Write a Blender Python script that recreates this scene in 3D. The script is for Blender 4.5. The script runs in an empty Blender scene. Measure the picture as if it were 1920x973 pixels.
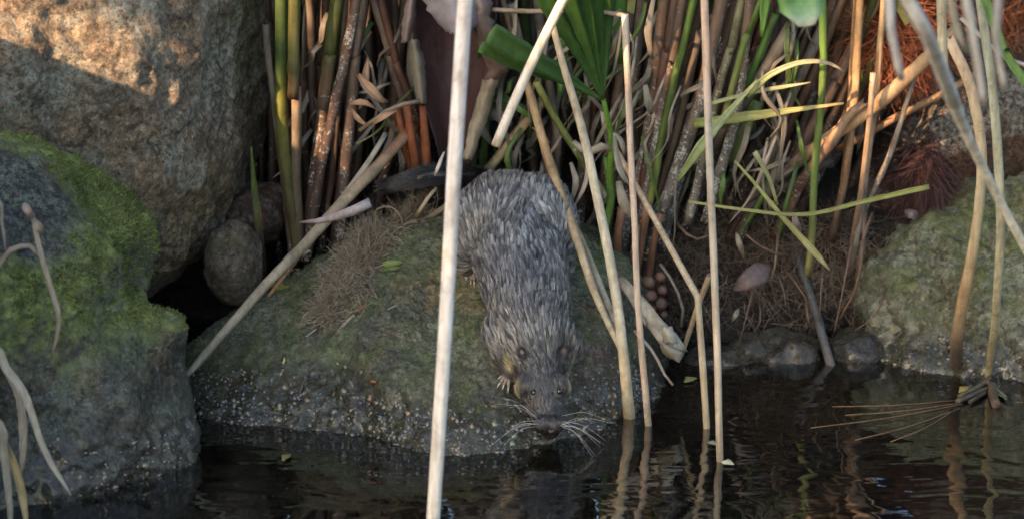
import bpy, math, random
import numpy as np
from mathutils import Vector, Matrix
from mathutils.bvhtree import BVHTree
from mathutils.kdtree import KDTree

random.seed(7)
rng = np.random.default_rng(7)
scene = bpy.context.scene
COL = scene.collection

# ------------------------------------------------------------------ camera
PITCH = math.radians(16.0)
FPX = 7200.0                                   # focal length in photograph pixels (1920 wide)
CP, SP = math.cos(PITCH), math.sin(PITCH)
CAM = np.array([0.0, -3.414, 1.155])
cam_data = bpy.data.cameras.new('camera')
cam_data.sensor_width = 36.0
cam_data.lens = 36.0 * FPX / 1920.0
cam_data.clip_start = 0.05
cam_data.clip_end = 200.0
cam_data.dof.use_dof = True
cam_data.dof.focus_distance = 3.63
cam_data.dof.aperture_fstop = 6.3
cam = bpy.data.objects.new('camera', cam_data)
cam.location = CAM
cam.rotation_euler = (math.radians(90.0 - 16.0), 0, 0)
COL.objects.link(cam)
scene.camera = cam

# ------------------------------------------------------------------ sky and sun
SUN_EL, SUN_AZ = math.radians(24.0), math.radians(222.0)     # azimuth clockwise from +y: behind and left of the camera
S = np.array([math.sin(SUN_AZ) * math.cos(SUN_EL), math.cos(SUN_AZ) * math.cos(SUN_EL), math.sin(SUN_EL)])
world = bpy.data.worlds.new('World')
scene.world = world
world.use_nodes = True
wn = world.node_tree
wn.nodes.clear()
sky = wn.nodes.new('ShaderNodeTexSky')
sky.sky_type = 'NISHITA'
sky.sun_disc = False
sky.sun_elevation = SUN_EL
sky.sun_rotation = SUN_AZ
sky.dust_density = 2.0
bg = wn.nodes.new('ShaderNodeBackground')
bg.inputs['Strength'].default_value = 0.12
wo = wn.nodes.new('ShaderNodeOutputWorld')
wn.links.new(sky.outputs[0], bg.inputs[0])
wn.links.new(bg.outputs[0], wo.inputs[0])
sun_data = bpy.data.lights.new('sun', 'SUN')
sun_data.energy = 4.6
sun_data.angle = math.radians(0.5)
sun_data.color = (1.0, 0.62, 0.36)
sun = bpy.data.objects.new('sun', sun_data)
sun.rotation_euler = Vector(S).to_track_quat('Z', 'Y').to_euler()
sun.location = S * 8
COL.objects.link(sun)
scene.view_settings.view_transform = 'Standard'
scene.view_settings.look = 'None'
scene.view_settings.exposure = 1.8
scene.view_settings.gamma = 1.0
scene.view_settings.use_curve_mapping = False
scene.cycles.max_bounces = 6
scene.cycles.transparent_max_bounces = 12
scene.cycles.caustics_reflective = False
scene.cycles.caustics_refractive = False

# ------------------------------------------------------------------ pixel helpers
def ray(px, py):
    a, b = (px - 960.0) / FPX, (486.5 - py) / FPX
    return np.array([a, CP + b * SP, -SP + b * CP])
def at(px, py, Y):                                # the point of that pixel's ray at depth y = Y
    d = ray(px, py)
    return CAM + d * ((Y - CAM[1]) / d[1])
def atz(px, py, Z=0.0):
    d = ray(px, py)
    return CAM + d * ((Z - CAM[2]) / d[2])
def proj(P):
    P = np.atleast_2d(P)
    v = P - CAM
    t = v[:, 1] * CP - v[:, 2] * SP
    u = v[:, 1] * SP + v[:, 2] * CP
    return np.stack([960 + FPX * v[:, 0] / t, 486.5 - FPX * u / t], 1)
MM = 0.0005                                       # metres for one photograph pixel at the focus distance

# ------------------------------------------------------------------ noise
def _h(ix, iy, iz, seed):
    n = (ix * 374761393 + iy * 668265263 + iz * 2147483647 % 1013904223 + seed * 974634777) & 0xffffffff
    n = (n ^ (n >> 13)) * 1274126177 & 0xffffffff
    n = (n ^ (n >> 16)) * 2246822519 & 0xffffffff
    return ((n ^ (n >> 15)) & 0xffff) / 32767.5 - 1.0
def vnoise(P, seed=0):
    P = np.asarray(P, float)
    i = np.floor(P).astype(np.int64)
    f = P - i
    f = f * f * f * (f * (f * 6 - 15) + 10)
    r = 0
    for dx in (0, 1):
        wx = f[:, 0] if dx else 1 - f[:, 0]
        for dy in (0, 1):
            wy = f[:, 1] if dy else 1 - f[:, 1]
            for dz in (0, 1):
                wz = f[:, 2] if dz else 1 - f[:, 2]
                r = r + wx * wy * wz * _h(i[:, 0] + dx, i[:, 1] + dy, i[:, 2] * 7 + dz * 7, seed)
    return r
def fbm(P, scale, octs=4, rough=0.5, seed=0):
    P = np.asarray(P, float) * scale
    a, s, tot = 1.0, 0, 0
    for k in range(octs):
        s = s + a * vnoise(P + 17.3 * k, seed + k)
        tot += a
        a *= rough
        P = P * 2.03
    return s / tot

# ------------------------------------------------------------------ mesh helpers
def mesh_from(name, V, F, cols=None, smooth=True):
    me = bpy.data.meshes.new(name)
    V = np.asarray(V, np.float32)
    if isinstance(F, np.ndarray):
        n, k = F.shape
        me.vertices.add(len(V))
        me.vertices.foreach_set('co', V.ravel())
        me.loops.add(n * k)
        me.loops.foreach_set('vertex_index', F.astype(np.int32).ravel())
        me.polygons.add(n)
        me.polygons.foreach_set('loop_start', np.arange(0, n * k, k, dtype=np.int32))
        me.update(calc_edges=True)
        me.validate()
    else:
        me.from_pydata([tuple(map(float, v)) for v in V], [], F)
    if smooth:
        me.polygons.foreach_set('use_smooth', np.ones(len(me.polygons), dtype=bool))
    if cols is not None:
        at_ = me.color_attributes.new('col', 'FLOAT_COLOR', 'POINT')
        c = np.asarray(cols, np.float32)
        if c.shape[1] == 3:
            c = np.concatenate([c, np.zeros((len(c), 1), np.float32)], 1)
        at_.data.foreach_set('color', c.ravel())
    me.update()
    return me
def link(name, me, mat, parent=None, loc=None, rot=None):
    o = bpy.data.objects.new(name, me)
    COL.objects.link(o)
    if me is not None and mat is not None and len(me.materials) == 0:
        me.materials.append(mat)
    if parent is not None:
        o.parent = parent
    if loc is not None:
        o.location = tuple(map(float, loc))
    if rot is not None:
        o.rotation_euler = rot
    return o
def tag(o, label, cat, group=None, kind=None):
    if label: o['label'] = label
    if cat: o['category'] = cat
    if group: o['group'] = group
    if kind: o['kind'] = kind
    return o
def world_obj(name, V, F, mat, parent=None, cols=None, smooth=True):
    """mesh given in world coordinates; the origin goes to its base, or to the parent's origin"""
    V = np.asarray(V, float)
    if parent is None:
        base = np.array([V[:, 0].mean(), V[:, 1].mean(), V[:, 2].min()])
        return link(name, mesh_from(name, V - base, F, cols, smooth), mat, None, base)
    base = np.array(root_of(parent).location)
    return link(name, mesh_from(name, V - base, F, cols, smooth), mat, parent)
def root_of(o):
    while o.parent is not None:
        o = o.parent
    return o
def empty(name, loc):
    o = bpy.data.objects.new(name, None)
    COL.objects.link(o)
    o.location = tuple(map(float, loc))
    o.empty_display_size = 0.02
    return o

# ------------------------------------------------------------------ materials
class Mat:
    def __init__(s, name):
        s.m = bpy.data.materials.new(name)
        s.m.use_nodes = True
        s.nt = s.m.node_tree
        s.b = s.nt.nodes['Principled BSDF']
        s.out = s.nt.nodes['Material Output']
        s.geo = s.nt.nodes.new('ShaderNodeNewGeometry')
        s.pos = s.geo.outputs['Position']
    def set(s, inp, v):
        if hasattr(v, 'links') or isinstance(v, bpy.types.NodeSocket):
            s.nt.links.new(v, inp)
        else:
            if isinstance(v, (tuple, list)) and len(v) == 3 and inp.type == 'RGBA':
                v = (*v, 1)
            inp.default_value = v
    def p(s, name, v):
        s.set(s.b.inputs[name], v)
        return s
    def n(s, typ, **kw):
        nd = s.nt.nodes.new(typ)
        for k, v in kw.items():
            setattr(nd, k, v)
        return nd
    def noise(s, scale, detail=4, rough=0.55, dist=0.0, stretch=None, vec=None, seed=0.0):
        v = vec or s.pos
        mp = s.n('ShaderNodeMapping')
        s.nt.links.new(v, mp.inputs[0])
        mp.inputs['Location'].default_value = (seed, seed * .7, seed * 1.3)
        if stretch: mp.inputs['Scale'].default_value = stretch
        nd = s.n('ShaderNodeTexNoise')
        s.nt.links.new(mp.outputs[0], nd.inputs['Vector'])
        nd.inputs['Scale'].default_value = scale
        nd.inputs['Detail'].default_value = detail
        nd.inputs['Roughness'].default_value = rough
        nd.inputs['Distortion'].default_value = dist
        return nd.outputs['Fac']
    def voro(s, scale, feature='F1', rnd=1.0, out='Distance', vec=None):
        nd = s.n('ShaderNodeTexVoronoi', feature=feature)
        s.nt.links.new(vec or s.pos, nd.inputs['Vector'])
        nd.inputs['Scale'].default_value = scale
        nd.inputs['Randomness'].default_value = rnd
        return nd.outputs[out]
    def ramp(s, fac, stops, interp='LINEAR'):
        nd = s.n('ShaderNodeValToRGB')
        nd.color_ramp.interpolation = interp
        s.set(nd.inputs[0], fac)
        el = nd.color_ramp.elements
        while len(el) < len(stops): el.new(0.5)
        for e, (pp, c) in zip(el, stops):
            e.position = pp
            e.color = (c, c, c, 1) if isinstance(c, (int, float)) else (*c, 1)
        return nd.outputs[0]
    def mix(s, fac, a, b, mode='MIX'):
        nd = s.n('ShaderNodeMix', data_type='RGBA', blend_type=mode)
        s.set(nd.inputs[0], fac); s.set(nd.inputs[6], a); s.set(nd.inputs[7], b)
        return nd.outputs[2]
    def math(s, op, a, b=0.0, clamp=False):
        nd = s.n('ShaderNodeMath', operation=op, use_clamp=clamp)
        s.set(nd.inputs[0], a); s.set(nd.inputs[1], b)
        return nd.outputs[0]
    def maprange(s, v, a, b, c=0.0, d=1.0):
        nd = s.n('ShaderNodeMapRange')
        s.set(nd.inputs[0], v)
        for i, x in enumerate((a, b, c, d)): nd.inputs[i + 1].default_value = x
        return nd.outputs[0]
    def sep(s, v):
        nd = s.n('ShaderNodeSeparateXYZ')
        s.nt.links.new(v, nd.inputs[0])
        return nd.outputs
    def attr(s, name='col'):
        nd = s.n('ShaderNodeAttribute', attribute_name=name)
        return nd.outputs['Color'], nd.outputs['Alpha']
    def bump(s, h, strength, dist, prev=None):
        nd = s.n('ShaderNodeBump')
        nd.inputs['Strength'].default_value = strength
        nd.inputs['Distance'].default_value = dist
        s.nt.links.new(h, nd.inputs['Height'])
        if prev is not None: s.nt.links.new(prev, nd.inputs['Normal'])
        return nd.outputs[0]

def rock_material(name, base, spots, lichen=None, moss=None, moss_up=0.2, moss_amt=0.5, wet_top=0.03, grain=220, rust=None, dark=None, speck=0.4, wetdark=0.45, mossmask=None, patches=(), crack=0.0):
    M = Mat(name)
    big = M.noise(9, 6, .65, .6)
    mid = M.noise(42, 8, .72, .4, seed=3.1)
    fine = M.noise(grain, 6, .75, .2, seed=5.7)
    c = M.mix(M.ramp(big, [(.35, 0), (.65, 1)]), base, spots)
    if rust:
        c = M.mix(M.ramp(M.noise(14, 7, .7, .8, seed=8.8), [(.45, 0), (.60, .9)]), c, rust)
    if dark:
        c = M.mix(M.ramp(M.noise(17, 8, .75, .6, seed=4.3), [(.5, 0), (.62, .9)]), c, dark)
    for k, (ctr, rad, colr) in enumerate(patches):
        vd = M.n('ShaderNodeVectorMath', operation='DISTANCE')
        M.nt.links.new(M.pos, vd.inputs[0]); vd.inputs[1].default_value = tuple(float(q) for q in ctr)
        dd = M.math('ADD', vd.outputs['Value'], M.math('MULTIPLY', M.math('SUBTRACT', M.noise(30, 7, .7, seed=20.0 + k), .5), rad * 2.2))
        c = M.mix(M.maprange(dd, rad, rad * .55), c, colr)
    c = M.mix(M.ramp(mid, [(.36, .75), (.60, 0)]), c, tuple(x * .30 for x in base))
    c = M.mix(M.ramp(fine, [(.40, .6), (.56, 0)]), c, tuple(x * .35 for x in base))
    c = M.mix(M.ramp(fine, [(.54, 0), (.68, .45)]), c, tuple(min(1, x * 1.9) for x in spots))
    cell = M.voro(240, out='Color')
    cell2 = M.voro(95, out='Color')
    gv = M.math('ADD', M.math('MULTIPLY', M.sep(cell)[0], .95), M.math('MULTIPLY', M.sep(cell2)[1], .5))
    gr = M.n('ShaderNodeCombineXYZ')
    for q_ in range(3): M.nt.links.new(M.math('ADD', gv, .28), gr.inputs[q_])
    c = M.mix(.8, c, M.mix(1.0, c, gr.outputs[0], 'MULTIPLY'))
    if lichen:
        lm = M.math('MULTIPLY', M.ramp(M.noise(11, 5, .65, .5, seed=11.2), [(.48, 0), (.58, 1)]), M.ramp(M.noise(170, 5, .8, seed=1.9), [(.44, 0), (.58, .9)]))
        c = M.mix(lm, c, lichen)
    if crack:
        wv = M.n('ShaderNodeVectorMath', operation='ADD')
        nz_ = M.n('ShaderNodeTexNoise'); M.nt.links.new(M.pos, nz_.inputs['Vector']); nz_.inputs['Scale'].default_value = 12; nz_.inputs['Detail'].default_value = 6
        sc_ = M.n('ShaderNodeVectorMath', operation='SCALE'); M.nt.links.new(nz_.outputs['Color'], sc_.inputs[0]); sc_.inputs['Scale'].default_value = .14
        M.nt.links.new(M.pos, wv.inputs[0]); M.nt.links.new(sc_.outputs[0], wv.inputs[1])
        ck = M.voro(11, 'DISTANCE_TO_EDGE', vec=wv.outputs[0])
        ckm = M.math('MULTIPLY', M.ramp(ck, [(.0, crack), (.045, 0)]), M.ramp(M.noise(7, 3, .6, seed=14), [(.46, 0), (.56, 1)]))
        c = M.mix(ckm, c, tuple(x * .16 for x in base))
    if speck:
        sp = M.ramp(M.noise(430, 3, .7, seed=2.2), [(.60, 0), (.70, speck)])
        c = M.mix(sp, c, (.5, .48, .42))
        sp2 = M.ramp(M.noise(300, 3, .7, seed=9.2), [(.58, 0), (.68, .75)])
        c = M.mix(sp2, c, (.02, .018, .014))
    nz = M.sep(M.geo.outputs['Normal'])[2]
    z = M.sep(M.pos)[2]
    mm = None
    if moss:
        up = M.maprange(nz, moss_up - .35, moss_up + .35)
        mn = M.ramp(M.noise(22, 8, .75, .5, seed=6.1), [(.5 - moss_amt * .35, 0), (.5 - moss_amt * .35 + .16, 1)])
        mm = M.math('MULTIPLY', up, mn)
        if mossmask: mm = M.math('MULTIPLY', mm, mossmask(M, z))
        mc = M.ramp(M.noise(85, 8, .8, seed=7.3), [(.34, tuple(x * .22 for x in moss)), (.5, moss), (.66, tuple(min(1, x * 2.1) for x in moss))])
        c = M.mix(mm, c, mc)
    zn = M.math('ADD', z, M.math('MULTIPLY', M.math('SUBTRACT', M.noise(26, 6, .7, seed=12.0), .5), .07))
    wet = M.maprange(zn, wet_top + .025, wet_top - .012)
    c = M.mix(wet, c, M.mix(1.0, c, (wetdark, wetdark * .93, wetdark * .8), 'MULTIPLY'))
    M.p('Base Color', c)
    M.p('Roughness', M.math('SUBTRACT', M.math('ADD', .78, M.math('MULTIPLY', fine, .15)), M.math('MULTIPLY', wet, .74)))
    M.p('Specular IOR Level', M.math('ADD', .35, M.math('MULTIPLY', wet, .4)))
    M.p('Coat Weight', M.math('MULTIPLY', wet, .45))
    M.p('Coat Roughness', .06)
    M.p('Coat IOR', 1.6)
    b = M.bump(big, .6, .02)
    b = M.bump(mid, 1.0, .010, b)
    b = M.bump(M.voro(95), .5, .006, b)
    if crack: b = M.bump(M.ramp(ck, [(.0, 0), (.05, 1)]), .6, .003, b)
    b = M.bump(M.voro(230), .7, .005, b)
    b = M.bump(fine, 1.0, .0055, b)
    M.p('Normal', b)
    return M.m

def far_from(M, ctr, rad):
    vd = M.n('ShaderNodeVectorMath', operation='DISTANCE')
    M.nt.links.new(M.pos, vd.inputs[0]); vd.inputs[1].default_value = ctr
    return M.maprange(M.math('ADD', vd.outputs['Value'], M.math('MULTIPLY', M.math('SUBTRACT', M.noise(24, 7, .7, seed=41), .5), rad * 1.5)), rad * .7, rad * 1.1)
MAT = {}
MAT['granite'] = rock_material('orange_granite', (.44, .355, .245), (.41, .36, .265), lichen=(.52, .53, .42), moss=(.17, .18, .06), moss_up=-.1, moss_amt=-.25, rust=(.44, .29, .15), dark=(.26, .22, .16), wet_top=-.2, crack=.9,
    patches=(((-.43, .08, .215), .06, (.30, .34, .255)), ((-.245, .27, .33), .075, (.21, .22, .09)), ((-.30, .2, .16), .09, (.42, .29, .145))))
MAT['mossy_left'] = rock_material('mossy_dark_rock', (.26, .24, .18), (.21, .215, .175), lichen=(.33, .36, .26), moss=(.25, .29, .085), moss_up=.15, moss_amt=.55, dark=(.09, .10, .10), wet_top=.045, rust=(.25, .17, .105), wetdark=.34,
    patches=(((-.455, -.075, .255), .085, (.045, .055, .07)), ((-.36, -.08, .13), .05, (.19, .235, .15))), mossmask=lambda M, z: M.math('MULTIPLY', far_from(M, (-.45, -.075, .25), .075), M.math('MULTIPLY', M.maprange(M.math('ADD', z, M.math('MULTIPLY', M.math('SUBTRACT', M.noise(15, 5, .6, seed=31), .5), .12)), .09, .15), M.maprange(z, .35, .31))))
MAT['mossy_mid'] = rock_material('mossy_green_rock', (.31, .295, .20), (.26, .275, .19), lichen=(.42, .44, .31), moss=(.19, .225, .095), moss_up=.3, moss_amt=.12, rust=(.33, .24, .11), dark=(.12, .125, .115), wet_top=.036, speck=.4, wetdark=.32,
    patches=(((-.05, .14, .125), .06, (.50, .36, .15)), ((.085, .07, .06), .055, (.36, .24, .22)), ((-.20, .10, .065), .05, (.38, .36, .27))))
MAT['pale_right'] = rock_material('pale_green_rock', (.33, .345, .235), (.39, .395, .28), lichen=(.46, .48, .36), moss=(.17, .19, .07), moss_up=.35, moss_amt=.2, wet_top=.03, grain=150, speck=.25, dark=(.17, .18, .12), rust=(.32, .28, .15), wetdark=.34)
MAT['brown_rock'] = rock_material('brown_rock', (.12, .085, .062), (.14, .095, .065), lichen=(.40, .40, .34), moss=None, rust=(.17, .085, .05), wet_top=-.3, speck=.4)
MAT['stone'] = rock_material('grey_brown_stone', (.23, .19, .135), (.27, .215, .15), lichen=(.35, .34, .26), moss=(.13, .14, .06), moss_up=.5, moss_amt=0, wet_top=.02, wetdark=.35)

def soil_material():
    M = Mat('dark_soil')
    a = M.noise(30, 6, .7)
    f = M.noise(300, 4, .7, seed=3)
    c = M.ramp(a, [(.3, (.012, .009, .007)), (.55, (.035, .024, .016)), (.75, (.07, .048, .03))])
    c = M.mix(M.ramp(f, [(.55, 0), (.72, .6)]), c, (.10, .075, .05))
    z = M.sep(M.pos)[2]
    wet = M.maprange(z, .05, .0)
    M.p('Base Color', M.mix(wet, c, M.mix(1, c, (.4, .4, .4), 'MULTIPLY')))
    M.p('Roughness', M.math('SUBTRACT', .95, M.math('MULTIPLY', wet, .75)))
    b = M.bump(a, .9, .02)
    b = M.bump(M.voro(120), .8, .006, b)
    b = M.bump(f, .9, .003, b)
    M.p('Normal', b)
    return M.m
MAT['soil'] = soil_material()

def mud_material():
    M = Mat('pond_mud')
    M.p('Base Color', M.ramp(M.noise(8, 5, .6), [(.3, (.012, .011, .007)), (.7, (.035, .03, .018))]))
    M.p('Roughness', .9)
    return M.m
MAT['mud'] = mud_material()

def water_material():
    M = Mat('pond_water')
    M.nt.nodes.remove(M.b)
    h1 = M.noise(13, 2, .5, .4, stretch=(.85, 1.0, 1), seed=.4)
    h2 = M.noise(42, 2, .5, .3, stretch=(.5, 1.15, 1), seed=5.2)
    h3 = M.noise(5, 1, .5, .2, stretch=(.6, 1.0, 1), seed=9.2)
    b = M.bump(h3, .22, .016)
    b = M.bump(h1, .34, .010, b)
    b = M.bump(h2, .14, .003, b)
    fr = M.n('ShaderNodeFresnel')
    fr.inputs['IOR'].default_value = 1.34
    M.nt.links.new(b, fr.inputs['Normal'])
    gl = M.n('ShaderNodeBsdfGlossy')
    gl.inputs['Roughness'].default_value = .025
    gl.inputs['Color'].default_value = (1, 1, 1, 1)
    M.nt.links.new(b, gl.inputs['Normal'])
    tr = M.n('ShaderNodeBsdfTransparent')
    tr.inputs['Color'].default_value = (.30, .27, .17, 1)
    df = M.n('ShaderNodeBsdfDiffuse')
    df.inputs['Color'].default_value = (.010, .0095, .007, 1)
    m1 = M.n('ShaderNodeMixShader')
    m1.inputs[0].default_value = .55
    M.nt.links.new(tr.outputs[0], m1.inputs[1]); M.nt.links.new(df.outputs[0], m1.inputs[2])
    m2 = M.n('ShaderNodeMixShader')
    M.nt.links.new(M.math('MULTIPLY', fr.outputs[0], 1.9, True), m2.inputs[0])
    M.nt.links.new(m1.outputs[0], m2.inputs[1]); M.nt.links.new(gl.outputs[0], m2.inputs[2])
    M.nt.links.new(m2.outputs[0], M.out.inputs[0])
    return M.m
MAT['water'] = water_material()

def stalk_material():
    """colour from the stalk's own colour attribute; alpha is how much lichen crusts it"""
    M = Mat('plant_stalk')
    c, a = M.attr()
    streak = M.noise(260, 3, .6, stretch=(1, 1, .06))
    blot = M.noise(45, 5, .7, seed=3.3)
    c = M.mix(M.ramp(streak, [(.35, .45), (.6, 0)]), c, M.mix(1, c, (.45, .38, .3), 'MULTIPLY'))
    c = M.mix(M.ramp(blot, [(.55, 0), (.75, .65)]), c, M.mix(1, c, (.35, .27, .2), 'MULTIPLY'))
    dirt = M.noise(17, 6, .75, .5, seed=6.6)
    c = M.mix(M.ramp(dirt, [(.46, 0), (.64, .7)]), c, M.mix(1, c, (.5, .46, .42), 'MULTIPLY'))
    ln = M.math('MULTIPLY', M.math('ADD', M.noise(330, 4, .75, seed=1.1), M.math('MULTIPLY', M.noise(60, 2, .5, seed=4.4), .5)), 1.0)
    th = M.math('SUBTRACT', 1.10, M.math('MULTIPLY', a, .33))
    lm = M.maprange(M.math('SUBTRACT', ln, th), 0, .07)
    c = M.mix(lm, c, (.42, .42, .38))
    M.p('Base Color', c)
    M.p('Roughness', .58)
    M.p('Specular IOR Level', .35)
    b = M.bump(streak, .5, .0008)
    b = M.bump(M.noise(500, 3, .7), .4, .0005, b)
    M.p('Normal', b)
    return M.m
MAT['stalk'] = stalk_material()

def leaf_material():
    M = Mat('leaf_tissue')
    c, a = M.attr()
    f = M.noise(90, 4, .7, seed=2.0)
    c = M.mix(M.ramp(f, [(.4, .4), (.62, 0)]), c, M.mix(1, c, (.5, .48, .4), 'MULTIPLY'))
    sp = M.ramp(M.noise(260, 2, .6, seed=7), [(.66, 0), (.74, .45)])
    c = M.mix(M.math('MULTIPLY', sp, a), c, (.4, .4, .36))
    M.p('Base Color', c)
    M.p('Roughness', .42)
    M.p('Specular IOR Level', .4)
    M.p('Normal', M.bump(f, .35, .002))
    tl = M.n('ShaderNodeBsdfTranslucent')
    M.nt.links.new(c, tl.inputs[0])
    mx = M.n('ShaderNodeMixShader')
    mx.inputs[0].default_value = .18
    M.nt.links.new(M.b.outputs[0], mx.inputs[1]); M.nt.links.new(tl.outputs[0], mx.inputs[2])
    M.nt.links.new(mx.outputs[0], M.out.inputs[0])
    return M.m
MAT['leaf'] = leaf_material()

def fibre_material():
    M = Mat('plant_fibre')
    c, a = M.attr()
    M.p('Base Color', c)
    M.p('Roughness', .75)
    M.p('Specular IOR Level', .2)
    return M.m
MAT['fibre'] = fibre_material()

def fur_material():
    M = Mat('wet_fur')
    c, a = M.attr()
    M.p('Base Color', c)
    M.p('Roughness', .30)
    M.p('Specular IOR Level', 1.0)
    return M.m
MAT['fur'] = fur_material()

def skin_material():
    M = Mat('animal_skin')
    c, a = M.attr()
    f = M.noise(300, 3, .6)
    M.p('Base Color', M.mix(M.ramp(f, [(.4, .4), (.6, 0)]), c, M.mix(1, c, (.5, .5, .5), 'MULTIPLY')))
    M.p('Roughness', .5)
    M.p('Normal', M.bump(f, .3, .0008))
    return M.m
MAT['skin'] = skin_material()

def plain(name, col, rough=.5, spec=.5):
    M = Mat(name)
    f = M.noise(200, 3, .6)
    M.p('Base Color', M.mix(M.ramp(f, [(.4, .35), (.65, 0)]), col, tuple(x * .5 for x in col)))
    M.p('Roughness', rough)
    M.p('Specular IOR Level', spec)
    return M.m
MAT['eye'] = plain('eye_black', (.006, .006, .006), .05, .8)
MAT['whisker'] = plain('whisker_white', (.6, .58, .52), .4)
MAT['nose'] = plain('nose_skin', (.045, .03, .03), .22)

# ------------------------------------------------------------------ geometry generators
_ico = {}
def ico(sub):
    import bmesh
    if sub not in _ico:
        bm = bmesh.new()
        bmesh.ops.create_icosphere(bm, subdivisions=sub, radius=1.0)
        _ico[sub] = (np.array([v.co[:] for v in bm.verts]), np.array([[v.index for v in f.verts] for f in bm.faces]))
        bm.free()
    return _ico[sub]
def rock_mesh(center, pts, sigma=.65, sub=5, disp=((7, .02), (25, .007), (80, .0025)), seed=0, reg=2e-3, squash=None, ridged=.0):
    """a boulder: radius over directions, fitted smoothly through surface points"""
    c = np.asarray(center, float)
    P = np.array(pts, float) - c
    r = np.linalg.norm(P, axis=1)
    D = P / r[:, None]
    K = np.exp(-((D[:, None] - D[None]) ** 2).sum(2) / sigma ** 2) + reg * np.eye(len(r))
    lr = np.log(r); m = lr.mean()
    w = np.linalg.solve(K, lr - m)
    V, F = ico(sub)
    Kv = np.exp(-(2 - 2 * V @ D.T) / sigma ** 2)
    R = np.exp(Kv @ w + m)
    W = c + V * R[:, None]
    for k, (sc, am) in enumerate(disp):
        nn = fbm(W, sc, 3, .55, seed * 11 + k * 5)
        if ridged and k == 0: nn = nn * (1 - ridged) + ridged * (np.abs(nn) * 2 - .6)
        W = W + V * (am * nn)[:, None]
    return W, F
class Hit:
    def __init__(s, V, F):
        s.t = BVHTree.FromPolygons([Vector(v) for v in V], [tuple(int(i) for i in f) for f in F])
    def px(s, x, y):
        d = Vector(ray(x, y)).normalized()
        p, n, i, dist = s.t.ray_cast(Vector(CAM), d)
        if p is None: return None, None
        return np.array(p), np.array(n)
    def down(s, x, y):
        p, n, i, dist = s.t.ray_cast(Vector((x, y, 3)), Vector((0, 0, -1)))
        return (np.array(p), np.array(n)) if p is not None else (None, None)

def catmull(P, n):
    P = np.asarray(P, float)
    if len(P) == 2:
        t = np.linspace(0, 1, n)[:, None]
        return P[0] * (1 - t) + P[1] * t
    d = np.r_[0, np.cumsum(np.linalg.norm(np.diff(P, axis=0), axis=1))]
    Q = np.vstack([2 * P[0] - P[1], P, 2 * P[-1] - P[-2]])
    out = []
    for s in np.linspace(0, d[-1], n):
        i = min(np.searchsorted(d, s, side='right') - 1, len(P) - 2)
        u = (s - d[i]) / max(d[i + 1] - d[i], 1e-9)
        p0, p1, p2, p3 = Q[i], Q[i + 1], Q[i + 2], Q[i + 3]
        out.append(.5 * (2 * p1 + (p2 - p0) * u + (2 * p0 - 5 * p1 + 4 * p2 - p3) * u * u + (3 * p1 - p0 - 3 * p2 + p3) * u ** 3))
    return np.array(out)
def frames(C):
    T = np.gradient(C, axis=0)
    T /= np.linalg.norm(T, axis=1)[:, None] + 1e-12
    a = np.array([1., 0, 0]) if abs(T[0][0]) < .8 else np.array([0, 1., 0])
    N = []
    nprev = a - T[0] * a.dot(T[0])
    nprev /= np.linalg.norm(nprev)
    for t in T:
        v = nprev - t * nprev.dot(t)
        v /= np.linalg.norm(v) + 1e-12
        N.append(v); nprev = v
    N = np.array(N)
    return T, N, np.cross(T, N)
def colour_along(stops, t):
    ts = [s[0] for s in stops]
    C = np.array([[*s[1], s[2] if len(s) > 2 else 0] for s in stops])
    return np.stack([np.interp(t, ts, C[:, k]) for k in range(4)], 1)
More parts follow.
